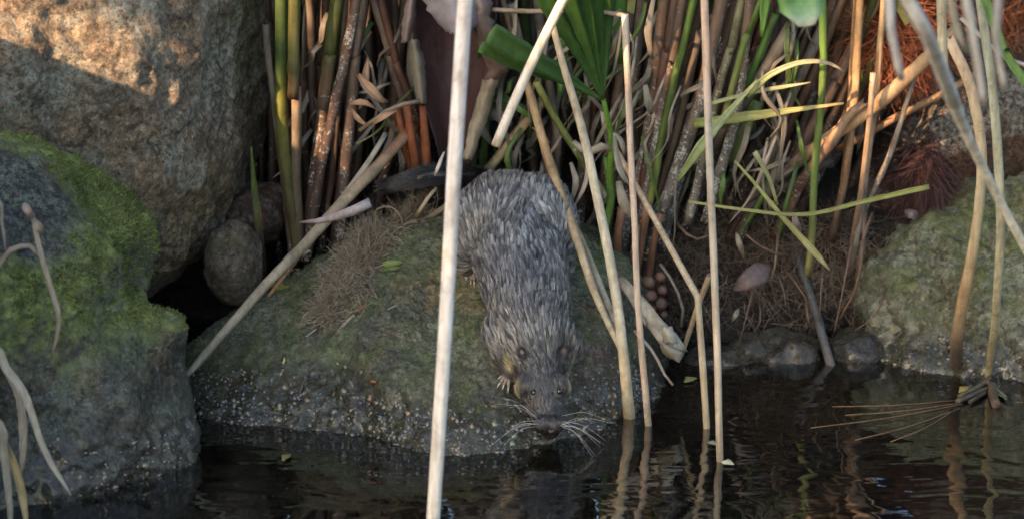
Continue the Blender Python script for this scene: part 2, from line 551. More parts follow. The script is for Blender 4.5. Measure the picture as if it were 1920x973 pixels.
def tube(path, r, stops, sides=8, step=.012, node=0, seed=0, wob=.06, jag0=0., jag1=0., flat=1., bend=.0, straight=False):
    """a stalk: r is a radius or (t, radius) stops; returns vertices, faces, colours"""
    path = np.asarray(path, float)
    L = np.linalg.norm(np.diff(path, axis=0), axis=1).sum()
    n = max(4, int(L / step))
    if straight:
        d = np.r_[0, np.cumsum(np.linalg.norm(np.diff(path, axis=0), axis=1))]
        s = np.linspace(0, d[-1], n)
        C = np.stack([np.interp(s, d, path[:, k]) for k in range(3)], 1)
    else:
        C = catmull(path, n)
    lr = np.random.default_rng(seed + 100)
    if bend:
        off = fbm(np.stack([np.linspace(0, L, n) * 9 + seed * 3.1, np.full(n, seed * .37), np.zeros(n)], 1), 1, 2, .5, seed)
        off2 = fbm(np.stack([np.linspace(0, L, n) * 9 + seed * 3.1, np.full(n, seed * .37), np.ones(n) * 4.5], 1), 1, 2, .5, seed + 9)
        C = C + np.stack([off, off2, np.zeros(n)], 1) * bend
    t = np.linspace(0, 1, n)
    if isinstance(r, (int, float)): R = np.full(n, r)
    else: R = np.interp(t, [q[0] for q in r], [q[1] for q in r])
    T, N, B = frames(C)
    cols = colour_along(stops, t)
    mul = np.ones(n)
    if node:
        s = t * L
        ph = lr.uniform(0, node)
        dn = np.abs((s + ph) % node - node / 2)
        g = np.exp(-(dn / .006) ** 2)
        R = R * (1 + .16 * g)
        mul = 1 - .45 * np.exp(-(dn / .005) ** 2)
        k = ((s + ph) // node).astype(int)
        mul = mul * (0.82 + .36 * lr.random(k.max() + 2))[k]
    V, VC = [], []
    ang = np.linspace(0, 2 * np.pi, sides, endpoint=False) + lr.uniform(0, 1)
    for i in range(n):
        rr = R[i] * (1 + wob * lr.standard_normal(sides) * .5)
        ring = C[i] + (np.cos(ang) * rr)[:, None] * N[i] + (np.sin(ang) * rr * flat)[:, None] * B[i]
        if i == 0 and jag0: ring = ring - T[i] * (lr.random(sides) * jag0)[:, None]
        if i == n - 1 and jag1: ring = ring + T[i] * (lr.random(sides) * jag1)[:, None]
        V.append(ring)
        cc = np.repeat(cols[i:i + 1], sides, 0).copy()
        cc[:, :3] *= mul[i] * (1 + .07 * lr.standard_normal(sides))[:, None]
        VC.append(cc)
    V = np.vstack(V); VC = np.clip(np.vstack(VC), 0, 1)
    F = []
    for i in range(n - 1):
        for j in range(sides):
            a, b = i * sides + j, i * sides + (j + 1) % sides
            F.append((a, b, b + sides, a + sides))
    V = np.vstack([V, C[0] + T[0] * R[0] * .3, C[-1] - T[-1] * R[-1] * .3])
    VC = np.vstack([VC, VC[0] * .6, VC[-1] * .6])
    i0, i1 = n * sides, n * sides + 1
    for j in range(sides):
        F.append((i0, (j + 1) % sides, j))
        F.append((i1, (n - 1) * sides + j, (n - 1) * sides + (j + 1) % sides))
    return V, F, VC
def blade(path, w, stops, fold=.35, step=.008, twist=0., seed=0, up=None, tip=True):
    """a grass blade or leaf: a folded strip with a thin body"""
    path = np.asarray(path, float)
    L = np.linalg.norm(np.diff(path, axis=0), axis=1).sum()
    n = max(6, int(L / step))
    C = catmull(path, n)
    t = np.linspace(0, 1, n)
    W = np.full(n, w) if isinstance(w, (int, float)) else np.interp(t, [q[0] for q in w], [q[1] for q in w])
    T = np.gradient(C, axis=0); T /= np.linalg.norm(T, axis=1)[:, None]
    u = np.array(up if up is not None else [0, -CP, SP * 1.0], float)   # the side the leaf shows
    V, VC = [], []
    cols = colour_along(stops, t)
    lr = np.random.default_rng(seed + 5)
    for i in range(n):
        nn = u - T[i] * u.dot(T[i]); nn /= np.linalg.norm(nn) + 1e-9
        s = np.cross(T[i], nn)
        a = twist * t[i]
        s, nn = s * math.cos(a) + nn * math.sin(a), nn * math.cos(a) - s * math.sin(a)
        e = 1 + .06 * lr.standard_normal(2)
        th = .0004 + .0002
        for q, hh in ((-1, fold), (-.5, fold * .4), (0, 0), (.5, fold * .4), (1, fold)):
            V.append(C[i] + s * q * W[i] * (e[0] if q < 0 else e[1]) + nn * hh * W[i])
            cc = cols[i].copy(); cc[:3] *= (1 + .12 * lr.standard_normal()) * (1.15 if q == 0 else 1)
            VC.append(cc)
        for q, hh in ((1, fold), (.5, fold * .4), (0, 0), (-.5, fold * .4), (-1, fold)):
            V.append(C[i] + s * q * .98 * W[i] * (e[0] if q < 0 else e[1]) + nn * (hh * W[i] - th))
            VC.append(cols[i].copy())
    F = []
    for i in range(n - 1):
        for j in range(10):
            a, b = i * 10 + j, i * 10 + (j + 1) % 10
            F.append((a, b, b + 10, a + 10))
    F.append(tuple(range(9, -1, -1)))
    F.append(tuple(range((n - 1) * 10, n * 10)))
    return np.array(V), F, np.clip(np.array(VC), 0, 1)
def sheet(rows, stops, nx=14, curl=.0, thick=.0012, seed=0, rag=.0, wav=.002, ny=None):
    """a sheath or flake: rows (py, x left, x right, depth) from top to bottom, bowed away by curl"""
    rows = np.array(rows, float)
    ny = ny or max(10, int((rows[-1, 0] - rows[0, 0]) / 8))
    ys = np.linspace(rows[0, 0], rows[-1, 0], ny)
    lr = np.random.default_rng(seed)
    V, VC = [], []
    t = np.linspace(0, 1, ny)
    cols = colour_along(stops, t)
    for side in (0, 1):
        lr = np.random.default_rng(seed)
        for i, y in enumerate(ys):
            xl, xr, Y = (np.interp(y, rows[:, 0], rows[:, k]) for k in (1, 2, 3))
            xl += lr.normal() * rag; xr += lr.normal() * rag
            for j, s in enumerate(np.linspace(-1, 1, nx)):
                yy = y + (lr.normal() * rag if i in (0, ny - 1) else 0)
                V.append(at((xl + xr) / 2 + s * (xr - xl) / 2, yy, Y + curl * (1 - s * s) + side * thick))
                c = cols[i].copy(); c[:3] *= 1 + .05 * lr.standard_normal(); VC.append(c)
    V = np.array(V)
    h = len(V) // 2
    wv = fbm(V[:h], 25, 3, .5, seed) * wav
    V[:h, 1] += wv; V[h:, 1] += wv
    F = []
    for i in range(ny - 1):
        for j in range(nx - 1):
            a = i * nx + j
            F.append((a, a + nx, a + nx + 1, a + 1))
            F.append((h + a, h + a + 1, h + a + nx + 1, h + a + nx))
    edge = [i * nx for i in range(ny)] + [(ny - 1) * nx + j for j in range(1, nx)] + [i * nx + nx - 1 for i in range(ny - 2, -1, -1)] + [j for j in range(nx - 2, 0, -1)]
    for k in range(len(edge)):
        a, b = edge[k], edge[(k + 1) % len(edge)]
        F.append((b, a, h + a, h + b))
    return V, F, np.clip(np.array(VC), 0, 1)
def strands(roots, dirs, lengths, widths, curl, cols, seg=5, sides=3, seed=0, grav=0.):
    """many thin curved fibres in one mesh"""
    lr = np.random.default_rng(seed)
    n = len(roots)
    P = roots.copy(); D = dirs / np.linalg.norm(dirs, axis=1)[:, None]
    ring = []
    Cc = []
    side = np.cross(D, lr.standard_normal((n, 3))); side /= np.linalg.norm(side, axis=1)[:, None] + 1e-9
    rc = lr.standard_normal((n, 3)) * curl
    for k in range(seg + 1):
        b = np.cross(D, side)
        w = widths * (1 - .6 * k / seg)
        for q in range(sides):
            a = 2 * math.pi * q / sides
            ring.append(P + (side * math.cos(a) + b * math.sin(a)) * w[:, None])
            Cc.append(cols)
        D = D + rc + lr.standard_normal((n, 3)) * curl * .6
        D[:, 2] -= grav
        D /= np.linalg.norm(D, axis=1)[:, None]
        side = side - D * (side * D).sum(1)[:, None]; side /= np.linalg.norm(side, axis=1)[:, None] + 1e-9
        P = P + D * (lengths / seg)[:, None]
    V = np.stack(ring, 1).reshape(-1, 3)
    VC = np.stack(Cc, 1).reshape(-1, cols.shape[1])
    F = []
    m = (seg + 1) * sides
    base = np.arange(n) * m
    for k in range(seg):
        for q in range(sides):
            a, b = k * sides + q, k * sides + (q + 1) % sides
            F.append(np.stack([base + a, base + b, base + b + sides, base + a + sides], 1))
    return V, np.concatenate(F), VC

# ================================================================== THE SETTING
# water
Vw = np.array([(x, y, 0) for y in np.linspace(-6, .9, 8) for x in np.linspace(-3.2, 3.2, 8)], float)
Fw = np.array([(i * 8 + j, i * 8 + j + 1, i * 8 + j + 9, i * 8 + j + 8) for i in range(7) for j in range(7)])
tag(link('water', mesh_from('water', Vw, Fw), MAT['water']), None, None, kind='structure')

# ground: one sheet with the pond basin in it
def ground_z(X, Y):
    f = np.maximum(np.maximum(np.abs(X) - 2.6, -(Y + 5.2)), Y - .55)
    s = 1 / (1 + np.exp(-f / .12))
    return -.32 + s * (.44 + .02 * np.maximum(f, 0)) + .03 * fbm(np.stack([X, Y, 0 * X], 1), 1.1, 3, .5, 3)
gx = np.linspace(-40, 40, 161); gx = np.sign(gx) * (np.abs(gx) / 40) ** 2.2 * 40
gX, gY = np.meshgrid(gx, gx)
gX, gY = gX.ravel(), gY.ravel()
Vg = np.stack([gX, gY, ground_z(gX, gY)], 1)
Fg = np.array([(i * 161 + j, i * 161 + j + 1, i * 161 + j + 162, i * 161 + j + 161) for i in range(160) for j in range(160)])
tag(link('ground', mesh_from('ground', Vg, Fg), MAT['mud']), None, None, kind='structure')

# bank: the steep dark soil edge the reeds stand on
nu, nv = 260, 170
us = np.linspace(-1.3, 1.3, nu)
prof_s = np.linspace(0, 1, nv)
yy = np.interp(prof_s, [0, .45, .6, .75, 1], [.25, .345, .43, .62, 2.2])
zz = np.interp(prof_s, [0, .12, .45, .6, .75, 1], [-.3, -.12, .115, .15, .19, .55])
U, Sg = np.meshgrid(us, np.arange(nv))
U, Sg = U.ravel(), Sg.ravel()
bY, bZ = yy[Sg].copy(), zz[Sg].copy()
bump_ = fbm(np.stack([U, bY, bZ], 1), 9, 5, .6, 21)
left_in = np.clip((-.12 - U) / .1, 0, 1)                       # cave behind the left boulders
bY += bump_ * .05 + left_in * .08 * (bZ < .14)
bZ += fbm(np.stack([U, bY, bZ], 1), 14, 5, .6, 31) * .028
Vb = np.stack([U, bY, bZ], 1)
Fb = np.array([(i * nu + j, i * nu + j + 1, i * nu + j + nu + 1, i * nu + j + nu) for i in range(nv - 1) for j in range(nu - 1)])
tag(link('bank', mesh_from('bank', Vb, Fb), MAT['soil']), None, None, kind='structure')
BANK = Hit(Vb, Fb)

# ------------------------------------------------------------------ boulders
def boulder(name, label, mat, center, pts, **kw):
    V, F = rock_mesh(center, pts, **kw)
    o = world_obj(name, V, F, mat)
    tag(o, label, 'rock')
    return o, V, F

mid_pts = [at(372, 690, .12), at(430, 625, .15), at(500, 565, .19), at(600, 495, .22), at(700, 445, .235), at(800, 412, .24), at(880, 400, .245), at(960, 400, .245), at(1040, 418, .24), at(1100, 460, .22), at(1150, 520, .2), at(1185, 600, .17), at(1210, 680, .15)]
mid_pts += [atz(368, 775), atz(480, 800), atz(600, 808), atz(700, 818), atz(800, 845), atz(900, 853), atz(1000, 838), atz(1080, 818), atz(1150, 790), atz(1210, 750), atz(1250, 712)]
mid_pts += [at(800, 640, .075), at(980, 620, .08), at(600, 650, .10), at(1100, 650, .09), at(700, 740, .035), at(950, 740, .02), at(800, 520, .15), at(950, 500, .165), at(480, 700, .09)]
mid_pts += [(-.1, .38, .02), (.08, .38, .02), (-.25, .3, -.02), (-.08, .1, -.3), (-.28, .1, -.2), (.15, .15, -.2), (-.1, -.06, -.1), (.02, -.05, -.1)]
mid_rock, mV, mF = boulder('boulder', 'low domed green mossy rock the water rat climbs down', MAT['mossy_mid'], (-.075, .15, -.03), mid_pts, sigma=.55, sub=7, disp=((9, .012), (30, .008), (85, .0052), (200, .0030)), seed=2)
MID = Hit(mV, mF)

lf_pts = [at(-80, 262, .0), at(0, 263, .0), at(65, 278, .0), at(130, 330, .0), at(200, 420, -.005), at(240, 500, -.005), at(262, 570, -.01), at(300, 582, -.02), at(335, 600, -.02), at(352, 650, -.02), at(358, 750, -.02), at(358, 810, -.02)]
lf_pts += [atz(362, 862), atz(290, 893), atz(200, 925), atz(100, 945), atz(-30, 955), atz(-200, 950)]
lf_pts += [at(150, 700, -.135), at(100, 500, -.11), at(50, 380, -.07), at(250, 720, -.105), at(20, 850, -.17), at(320, 780, -.07), at(220, 600, -.075), at(300, 660, -.06)]
lf_pts += [(-.47, .18, .1), (-.345, .09, .03), (-.33, .05, -.05), (-.75, 0, .15), (-.8, .0, -.1), (-.5, 0, -.3), (-.4, -.12, -.2), (-.34, -.03, -.12), (-.6, .2, .18), (-.36, .06, .1)]
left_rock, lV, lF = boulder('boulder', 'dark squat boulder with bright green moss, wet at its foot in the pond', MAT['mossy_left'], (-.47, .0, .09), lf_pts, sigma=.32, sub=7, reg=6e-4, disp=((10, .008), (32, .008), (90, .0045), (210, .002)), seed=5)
LEFT = Hit(lV, lF)

tl_pts = [at(492, -60, .32), at(491, 60, .32), at(484, 150, .31), at(470, 290, .30), at(432, 400, .28), at(365, 478, .25), at(285, 545, .21), at(180, 560, .18), at(60, 560, .16), at(-150, 560, .16)]
tl_pts += [at(380, 150, .17), at(400, 300, .18), at(330, 420, .15), at(250, 250, .10), at(150, 120, .09), at(0, 120, .06), at(100, 300, .08), at(0, 420, .07), at(200, 430, .10), at(-200, 200, .06), at(300, 20, .14), at(120, -80, .12), at(380, -100, .2)]
tl_pts += [(-.45, .25, .62), (-.7, .2, .6), (-.3, .42, .5), (-.24, .45, .3), (-.3, .5, .2), (-.5, .6, .3), (-.85, .35, .35), (-.8, .15, .1), (-.5, .4, .03)]
top_rock, tV, tF = boulder('boulder', 'big orange-brown granite boulder with pale lichen, leaning over the mossy one', MAT['granite'], (-.48, .3, .28), tl_pts, sigma=.5, sub=7, disp=((7, .014), (24, .010), (70, .0045), (180, .002)), seed=9, ridged=.5)

rr_pts = [at(1985, 380, .30), at(1920, 402, .30), at(1850, 440, .29), at(1785, 472, .28), at(1730, 520, .27), at(1675, 562, .26), at(1664, 615, .25)]
rr_pts += [atz(1638, 670), atz(1720, 694), atz(1800, 702), atz(1920, 712), atz(2050, 715)]
rr_pts += [at(1800, 600, .225), at(1900, 560, .215), at(1720, 630, .235), at(1860, 500, .25)]
rr_pts += [(.6, .45, .05), (.42, .40, .02), (.7, .3, .0), (.5, .3, -.2), (.4, .25, -.12), (.62, .4, .13)]
right_rock, rV, rF = boulder('boulder', 'pale grey-green rough rock standing in the water under hanging dry stalks', MAT['pale_right'], (.5, .32, .04), rr_pts, sigma=.5, sub=6, disp=((11, .012), (26, .022), (75, .010), (200, .003)), seed=13)
RIGHT = Hit(rV, rF)

dk_pts = [at(1600, 540, .42), at(1590, 420, .40), at(1620, 280, .43), at(1700, 150, .46), at(1800, 90, .47), at(1920, 40, .47), at(2050, 20, .5), at(1640, 560, .42), at(1760, 540, .42), at(1900, 480, .40), at(1750, 330, .36), at(1880, 250, .35), at(1700, 420, .375), at(1850, 400, .39), at(1980, 250, .36)]
dk_pts += [(.45, .8, .2), (.6, .8, .25), (.8, .6, .15), (.55, .65, .36), (.5, .6, -.1), (.4, .6, .05)]
dark_rock, dV, dF = boulder('boulder', 'big dark brown boulder with an overhanging foot behind the pale rough rock', MAT['brown_rock'], (.55, .56, .14), dk_pts, sigma=.55, sub=6, disp=((8, .02), (26, .01), (75, .004), (190, .0015)), seed=17)
DARK = Hit(dV, dF)

def cobble(label, px, py, Y, rx, ry, rz, mat, seed, sink=0.):
    c = at(px, py, Y)
    th = np.linspace(0, 2 * np.pi, 9)[:-1]
    pts = [c + np.array([rx * math.cos(a), ry * math.sin(a), 0]) for a in th] + [c + np.array([0, 0, rz]), c - np.array([0, 0, rz]), c + np.array([rx * .6, -ry * .5, rz * .6]), c + np.array([-rx * .65, -ry * .4, rz * .55])]
    V, F = rock_mesh(c, pts, sigma=.7, sub=4, disp=((18, rx * .35), (50, rx * .2), (120, rx * .07)), seed=seed)
    o = world_obj('cobble', V, F, mat)
    tag(o, label, 'stone')
    return Hit(V, F)
cobble('smooth rounded brown cobble wedged under the overhang of the orange-brown boulder', 440, 490, .20, .024, .035, .045, MAT['stone'], 31)
cobble('brown stone buried in the soil behind the rounded cobble', 470, 395, .30, .035, .04, .03, MAT['brown_rock'], 33)
cobble('flat wet stone lying at the water line beside the blue-grey stick', 1480, 652, .27, .040, .03, .018, MAT['stone'], 35)
cobble('tiny wet stone with an ochre patch at the water line by the flat one', 1405, 655, .26, .022, .02, .011, MAT['stone'], 36)
cobble('wet black stone at the foot of the hanging root curtain', 1345, 676, .25, .04, .025, .011, MAT['mossy_left'], 37)
cobble('wet black stone against the side of the pale rough rock', 1612, 655, .265, .028, .03, .016, MAT['mossy_left'], 38)

# off to the left: unseen boulder added, its ridge shaped to shade the granite one
TOPH = Hit(tV, tF)
def edge_pt(x, y, k):
    p, n_ = TOPH.px(x, y)
    return p + S * k
E = [edge_pt(2, 155, .47), edge_pt(120, 172, .50), edge_pt(250, 180, .53), edge_pt(370, 205, .57)]
sh_pts = E + [E[0] + np.array([-.15, 0, .0]), E[0] + np.array([-.3, -.05, -.06]), E[3] + np.array([.03, .0, -.06]), E[3] + np.array([.05, 0, -.2]), (-1.3, -.3, .2), (-.9, -.75, .2), (-.9, -.02, .2), (-.55, -.4, -.1), (-1.35, -.4, -.1), (-.9, -.8, -.1), (-.95, .05, -.1), (-.95, -.4, -.35), (-.75, -.6, .3)]
boulder('boulder', 'tall grey boulder added out of view to shade the granite one', MAT['stone'], (-.88, -.33, .2), sh_pts, sigma=.45, sub=6, disp=((14, .006), (40, .004), (90, .002)), seed=23)

# ================================================================== PLANTS
PALE = (.62, .52, .36); CREAM = (.74, .66, .54); TAN = (.42, .29, .16); BROWN = (.20, .125, .07); RUST = (.20, .075, .035)
DARKB = (.07, .043, .03); GREEN = (.085, .17, .025); YGREEN = (.22, .25, .05); GREY = (.27, .24, .19); PGREEN = (.36, .38, .2); OLIVE = (.16, .17, .06); DKGREEN = (.035, .10, .022)
def P(lst):
    """(px, py, Y) -> points; a None Y means: where that pixel meets the water"""
    out = []
    for q in lst:
        out.append(atz(q[0], q[1]) if q[2] is None else at(*q))
    return out
def up_extend(pts, L, lean=None):
    d = np.array(pts[0]) - np.array(pts[1]); d /= np.linalg.norm(d)
    if lean is not None: d = d + np.array(lean); d /= np.linalg.norm(d)
    return [np.array(pts[0]) + d * L] + list(pts)
def down_extend(pts, L):
    d = np.array(pts[-1]) - np.array(pts[-2]); d /= np.linalg.norm(d)
    return list(pts) + [np.array(pts[-1]) + d * L]
def arch(pts, foot):
    """a stalk that stands on foot outside the view, rises and bends over so that its end hangs along pts"""
    p = np.array(pts[0]); d = p - np.array(pts[1]); d /= np.linalg.norm(d)
    f = np.array(foot, float)
    q1 = p + d * .14
    top = q1 * .6 + f * .4; top[2] = q1[2] + .10
    return [f, np.array([f[0], f[1], .25]), np.array([f[0] * .8 + q1[0] * .2, f[1], q1[2] * .9]), top, q1] + list(pts)
_seed = [0]
def nseed():
    _seed[0] += 1
    return _seed[0]

def loose_stalk(label, pts, r, stops, name='dry_stalk', cat='stalk', group=None, **kw):
    V, F, C = tube(pts, r, stops, seed=nseed(), **kw)
    o = world_obj(name, V, F, MAT['stalk'], cols=C)
    return tag(o, label, cat, group)

px = MM
# --- single dry stalks in front
pts = P([(872, 0, -.30), (851, 330, -.30), (836, 600, -.30), (812, 973, -.30)])
loose_stalk('thick pale cream stalk crossing the whole view in front of the mossy rock', down_extend(up_extend(pts, .5), .10), [(0, 12.5 * px), (.6, 12.5 * px), (1, 11.5 * px)], [(0, (.84, .74, .64)), (.5, (.88, .80, .74)), (.75, (.88, .82, .74)), (1, (.76, .68, .54))], sides=14, step=.01, wob=.015)
pts = P([(1056, 0, -.05), (1002, 108, -.05), (958, 205, -.055), (930, 273, -.06)])
loose_stalk('pale stalk with a blunt broken end hanging beside the green fan leaf', arch(up_extend(pts, .25), (.36, .46, .1)), [(0, 8 * px), (.7, 8 * px), (1, 9 * px)], [(0, (.6, .54, .36)), (.75, (.62, .56, .4)), (1, (.75, .66, .54))], sides=12, jag1=.002, wob=.02)
pts = P([(1052, 105, .10), (1100, 275, .09), (1150, 520, .06), (1168, 650, .04), (1180, 782, None)])
loose_stalk('straight cream stalk leaning from the fan leaf into the water, thicker at its foot', down_extend(up_extend(pts, .03), .06), [(0, 6 * px), (.3, 9 * px), (.7, 10 * px), (.9, 12 * px), (1, 11 * px)], [(0, (.5, .4, .26)), (.4, (.68, .62, .46)), (.8, (.68, .6, .42)), (.9, (.5, .38, .22)), (1, (.2, .15, .1))], sides=12, wob=.02, bend=.001)
pts = P([(1170, 30, .02), (1183, 300, .02), (1198, 590, .015), (1217, 797, None)])
loose_stalk('thin pinkish stalk rising from the water to a crooked top', down_extend(up_extend(P([(1172, 28, .02), (1169, 34, .02)])[:1] + pts[1:], .0005), .06), [(0, 6.5 * px), (.5, 6 * px), (1, 7 * px)], [(0, (.55, .48, .38)), (.3, (.66, .5, .38)), (.8, (.66, .53, .4)), (1, (.3, .22, .15))], sides=10, wob=.02, bend=.001)
pts = P([(1320, 0, -.06), (1331, 300, -.06), (1343, 600, -.06), (1351, 864, None)])
loose_stalk('long straight stalk in the water, top coloured orange for sunlight, grey below', down_extend(up_extend(pts, .55), .05), [(0, 6 * px), (.6, 7 * px), (1, 6.5 * px)], [(0, (.66, .46, .32)), (.55, (.66, .47, .34)), (.64, (.5, .46, .37)), (.9, (.55, .45, .32)), (1, (.3, .24, .17))], sides=10, wob=.02, bend=.001)  # orange sunlight on the upper part is painted into the colour stops
pts = P([(1188, 340, .20), (1248, 448, .13), (1308, 556, .06), (1318, 690, .03), (1325, 802, None)])
loose_stalk('stalk with a sharp kink halfway, its lower half upright in the water', down_extend(up_extend(pts, .05), .06), [(0, 5.5 * px), (.5, 6.5 * px), (1, 6.5 * px)], [(0, (.5, .36, .22)), (.45, (.62, .5, .34)), (.55, (.6, .5, .33)), (.9, (.55, .42, .27)), (1, (.3, .24, .17))], sides=10, wob=.02, straight=True, step=.006)
pts = P([(1329, 518, .11), (1303, 590, .12), (1283, 652, .14)])
loose_stalk('short tan stalk propped between the kinked stalk and the crumpled pale sheath', down_extend(pts, .01), [(0, 6 * px), (.5, 5.5 * px), (1, 4 * px)], [(0, (.42, .3, .17)), (1, (.6, .5, .33))], sides=8, jag0=.003)
pts = P([(990, 165, .24), (1028, 300, .20), (1062, 395, .16), (1110, 530, .10), (1166, 655, .045)])
loose_stalk('brown jointed stalk lying along the rat\'s flank', down_extend(up_extend(pts, .1), .01), [(0, 6 * px), (.4, 9 * px), (.75, 8 * px), (1, 5 * px)], [(0, TAN), (.4, (.45, .3, .15)), (.7, (.5, .4, .25)), (1, (.58, .5, .34))], sides=10, node=.07, bend=.002)
pts = P([(1068, 400, .17), (1098, 470, .14), (1135, 560, .10), (1158, 615, .07)])
loose_stalk('pale split stalk beside the brown jointed stalk on the mossy rock', down_extend(up_extend(pts, .02), .01), [(0, 6 * px), (.5, 8 * px), (1, 7 * px)], [(0, BROWN, .3), (.3, (.4, .33, .22), .3), (1, (.58, .53, .4))], sides=8, jag1=.012, flat=.5)
pts = P([(735, 283, .22), (640, 380, .17), (560, 470, .12), (500, 532, .09), (358, 692, .02)])
loose_stalk('long weathered stalk slanting across the mossy rock to the squat boulder', down_extend(up_extend(pts, .04), .01), [(0, 12 * px), (.3, 11 * px), (.8, 9 * px), (1, 6 * px)], [(0, RUST, .2), (.15, (.3, .2, .12), .2), (.3, (.38, .3, .19), .1), (.7, (.36, .31, .21)), (1, (.30, .27, .2))], sides=12, node=.13, bend=.002, jag1=.006)
pts = P([(722, 253, .215), (690, 305, .20), (652, 358, .185), (600, 425, .15)])
loose_stalk('thin grey stalk lying on the long weathered stalk', pts, [(0, 5 * px), (1, 7 * px)], [(0, (.38, .35, .27)), (1, (.3, .26, .19))], sides=8, flat=.6, jag0=.004)
pts = P([(610, 415, .15), (560, 478, .125), (503, 556, .085)])
loose_stalk('short orange-brown stalk under the long weathered stalk', pts, [(0, 7 * px), (.7, 6 * px), (1, 2.5 * px)], [(0, (.32, .2, .1)), (1, (.36, .2, .1))], sides=8)
pts = P([(692, 381, .10), (650, 400, .10), (600, 414, .105), (562, 417, .11)])
loose_stalk('curved pinkish-grey stub lying across the long weathered stalk', pts, [(0, 9.5 * px), (.4, 9 * px), (.8, 5 * px), (1, 2 * px)], [(0, (.52, .46, .44)), (.5, (.40, .33, .31)), (1, (.3, .23, .2))], sides=10, jag0=.002)
pts = P([(985, 230, .29), (905, 330, .275), (850, 378, .25), (772, 428, .225)])
loose_stalk('tan stalk lying behind the rat\'s tail', up_extend(pts, .03), [(0, 10 * px), (.6, 9 * px), (1, 4 * px)], [(0, (.5, .33, .17)), (.5, (.5, .38, .2)), (.75, (.55, .44, .27)), (1, (.3, .2, .12))], sides=10, node=.12)
pts = P([(833, 285, .2), (815, 330, .19)])
loose_stalk('white splinter sticking up beside the rat\'s tail', pts, [(0, 1.5 * px), (.5, 5 * px), (1, 2 * px)], [(0, (.66, .62, .54)), (1, (.6, .55, .45))], sides=6, flat=.5, name='splinter', cat='splinter')
pts = P([(1492, 470, .33), (1528, 580, .29), (1557, 682, None)])
loose_stalk('blue-grey stick standing in the water at the root curtain', down_extend(pts, .05), [(0, 8 * px), (.7, 9 * px), (1, 8 * px)], [(0, (.09, .09, .085)), (.5, (.13, .135, .13)), (.8, (.16, .14, .12)), (1, (.1, .09, .08))], sides=10, jag0=.004, node=.06, name='stick', cat='stick')
# --- right-hand hanging stalks
pts = P([(1782, 75, .14), (1822, 170, .13), (1842, 300, .13), (1830, 440, .135), (1806, 560, .14), (1794, 640, .16), (1793, 697, None)])
loose_stalk('bowed brown stalk, dark and wet at its foot, in front of the pale rough rock', down_extend(pts, .04), [(0, 11 * px), (.4, 10 * px), (.75, 13 * px), (1, 9 * px)], [(0, (.58, .42, .27)), (.35, (.5, .42, .26)), (.6, (.42, .28, .14)), (.78, (.17, .13, .1)), (1, (.08, .065, .05))], sides=10, flat=.6, jag0=.006, bend=.001)
pts = P([(1838, 0, .05), (1862, 180, .05), (1876, 400, .06), (1868, 570, .10), (1853, 706, None)])
loose_stalk('pale green-grey stalk ending in the floating raft of plant bits', down_extend(up_extend(pts, .5), .02), [(0, 9 * px), (.7, 9 * px), (1, 7 * px)], [(0, (.40, .40, .30)), (.6, (.40, .41, .30)), (.85, (.48, .43, .27)), (1, (.5, .4, .22))], sides=10, flat=.55, bend=.001)
pts = P([(1690, -20, -.65), (1735, 60, -.62), (1770, 145, -.5), (1805, 235, -.38), (1868, 365, -.30), (1925, 470, -.27)])
loose_stalk('long pale blurred stalk bent at a swollen joint, crossing in front of the dark boulder', down_extend(arch(pts, (.75, -.7, -.1)), .35), [(0, 11 * px), (.60, 11 * px), (.72, 12 * px), (.78, 8 * px), (1, 7 * px)], [(0, (.6, .58, .5)), (.6, (.8, .79, .74)), (.72, (.84, .83, .78)), (.8, (.74, .71, .6)), (1, (.66, .6, .46))], sides=10, flat=.7)
pts = P([(1765, 0, .0), (1767, 80, .0), (1770, 145, .0)])
loose_stalk('short upright pale stalk with a cut lower end', arch(pts, (.8, .0, -.1)), [(0, 10 * px), (1, 9 * px)], [(0, (.45, .45, .36)), (.9, (.52, .5, .38)), (1, (.5, .42, .25))], sides=10, jag1=.004)
pts = P([(1668, 0, -.55), (1672, 60, -.55), (1690, 150, -.54)])
loose_stalk('blurred grey stalk hanging before the red-brown fibre clump', arch(pts, (.72, -.6, -.1)), [(0, 14 * px), (.8, 13 * px), (1, 6 * px)], [(0, (.46, .46, .44)), (1, (.52, .5, .48))], sides=8, flat=.6)
for lab, q, r_, c_ in (
    ('blurred dull stalk hanging between the two pale green-grey stalks', [(1782, 0, -.7), (1795, 60, -.7), (1815, 100, -.7)], 13, (.26, .25, .2)),
    ('blurred grey stalk with a frayed tip above the bowed brown stalk', [(1812, 0, -.75), (1830, 100, -.75), (1845, 200, -.75)], 13, (.33, .32, .29)),
    ('blurred grey stalk hanging beside the green blade', [(1872, 0, -.7), (1868, 80, -.7), (1885, 170, -.7)], 12, (.33, .32, .30))):
    loose_stalk(lab, arch(P(q), (.7 + .04 * (r_ - 12) + .1 * random.random(), q[0][2] - .05, -.1)), [(0, r_ * px), (.8, r_ * px), (1, r_ * .4 * px)], [(0, c_), (1, tuple(x * 1.15 for x in c_))], sides=8, flat=.5)
pts = P([(1862, 40, .02), (1885, 100, .02), (1932, 170, .02)])
V, F, C = blade(down_extend(up_extend(pts, .25), .1), [(0, 5 * px), (.5, 9 * px), (1, 7 * px)], [(0, (.1, .2, .05)), (1, (.16, .27, .07))])
tag(world_obj('grass_blade', V, F, MAT['leaf'], cols=C), 'bright green grass blade crossing the blurred grey stalks', 'blade')
pts = P([(1830, 60, .12), (1880, 105, .12), (1935, 128, .12)])
loose_stalk('thin pinkish twig behind the green grass blade', down_extend(up_extend(pts, .02), .1), 4 * px, [(0, (.5, .42, .36)), (1, (.55, .46, .4))], sides=6, name='twig', cat='twig')

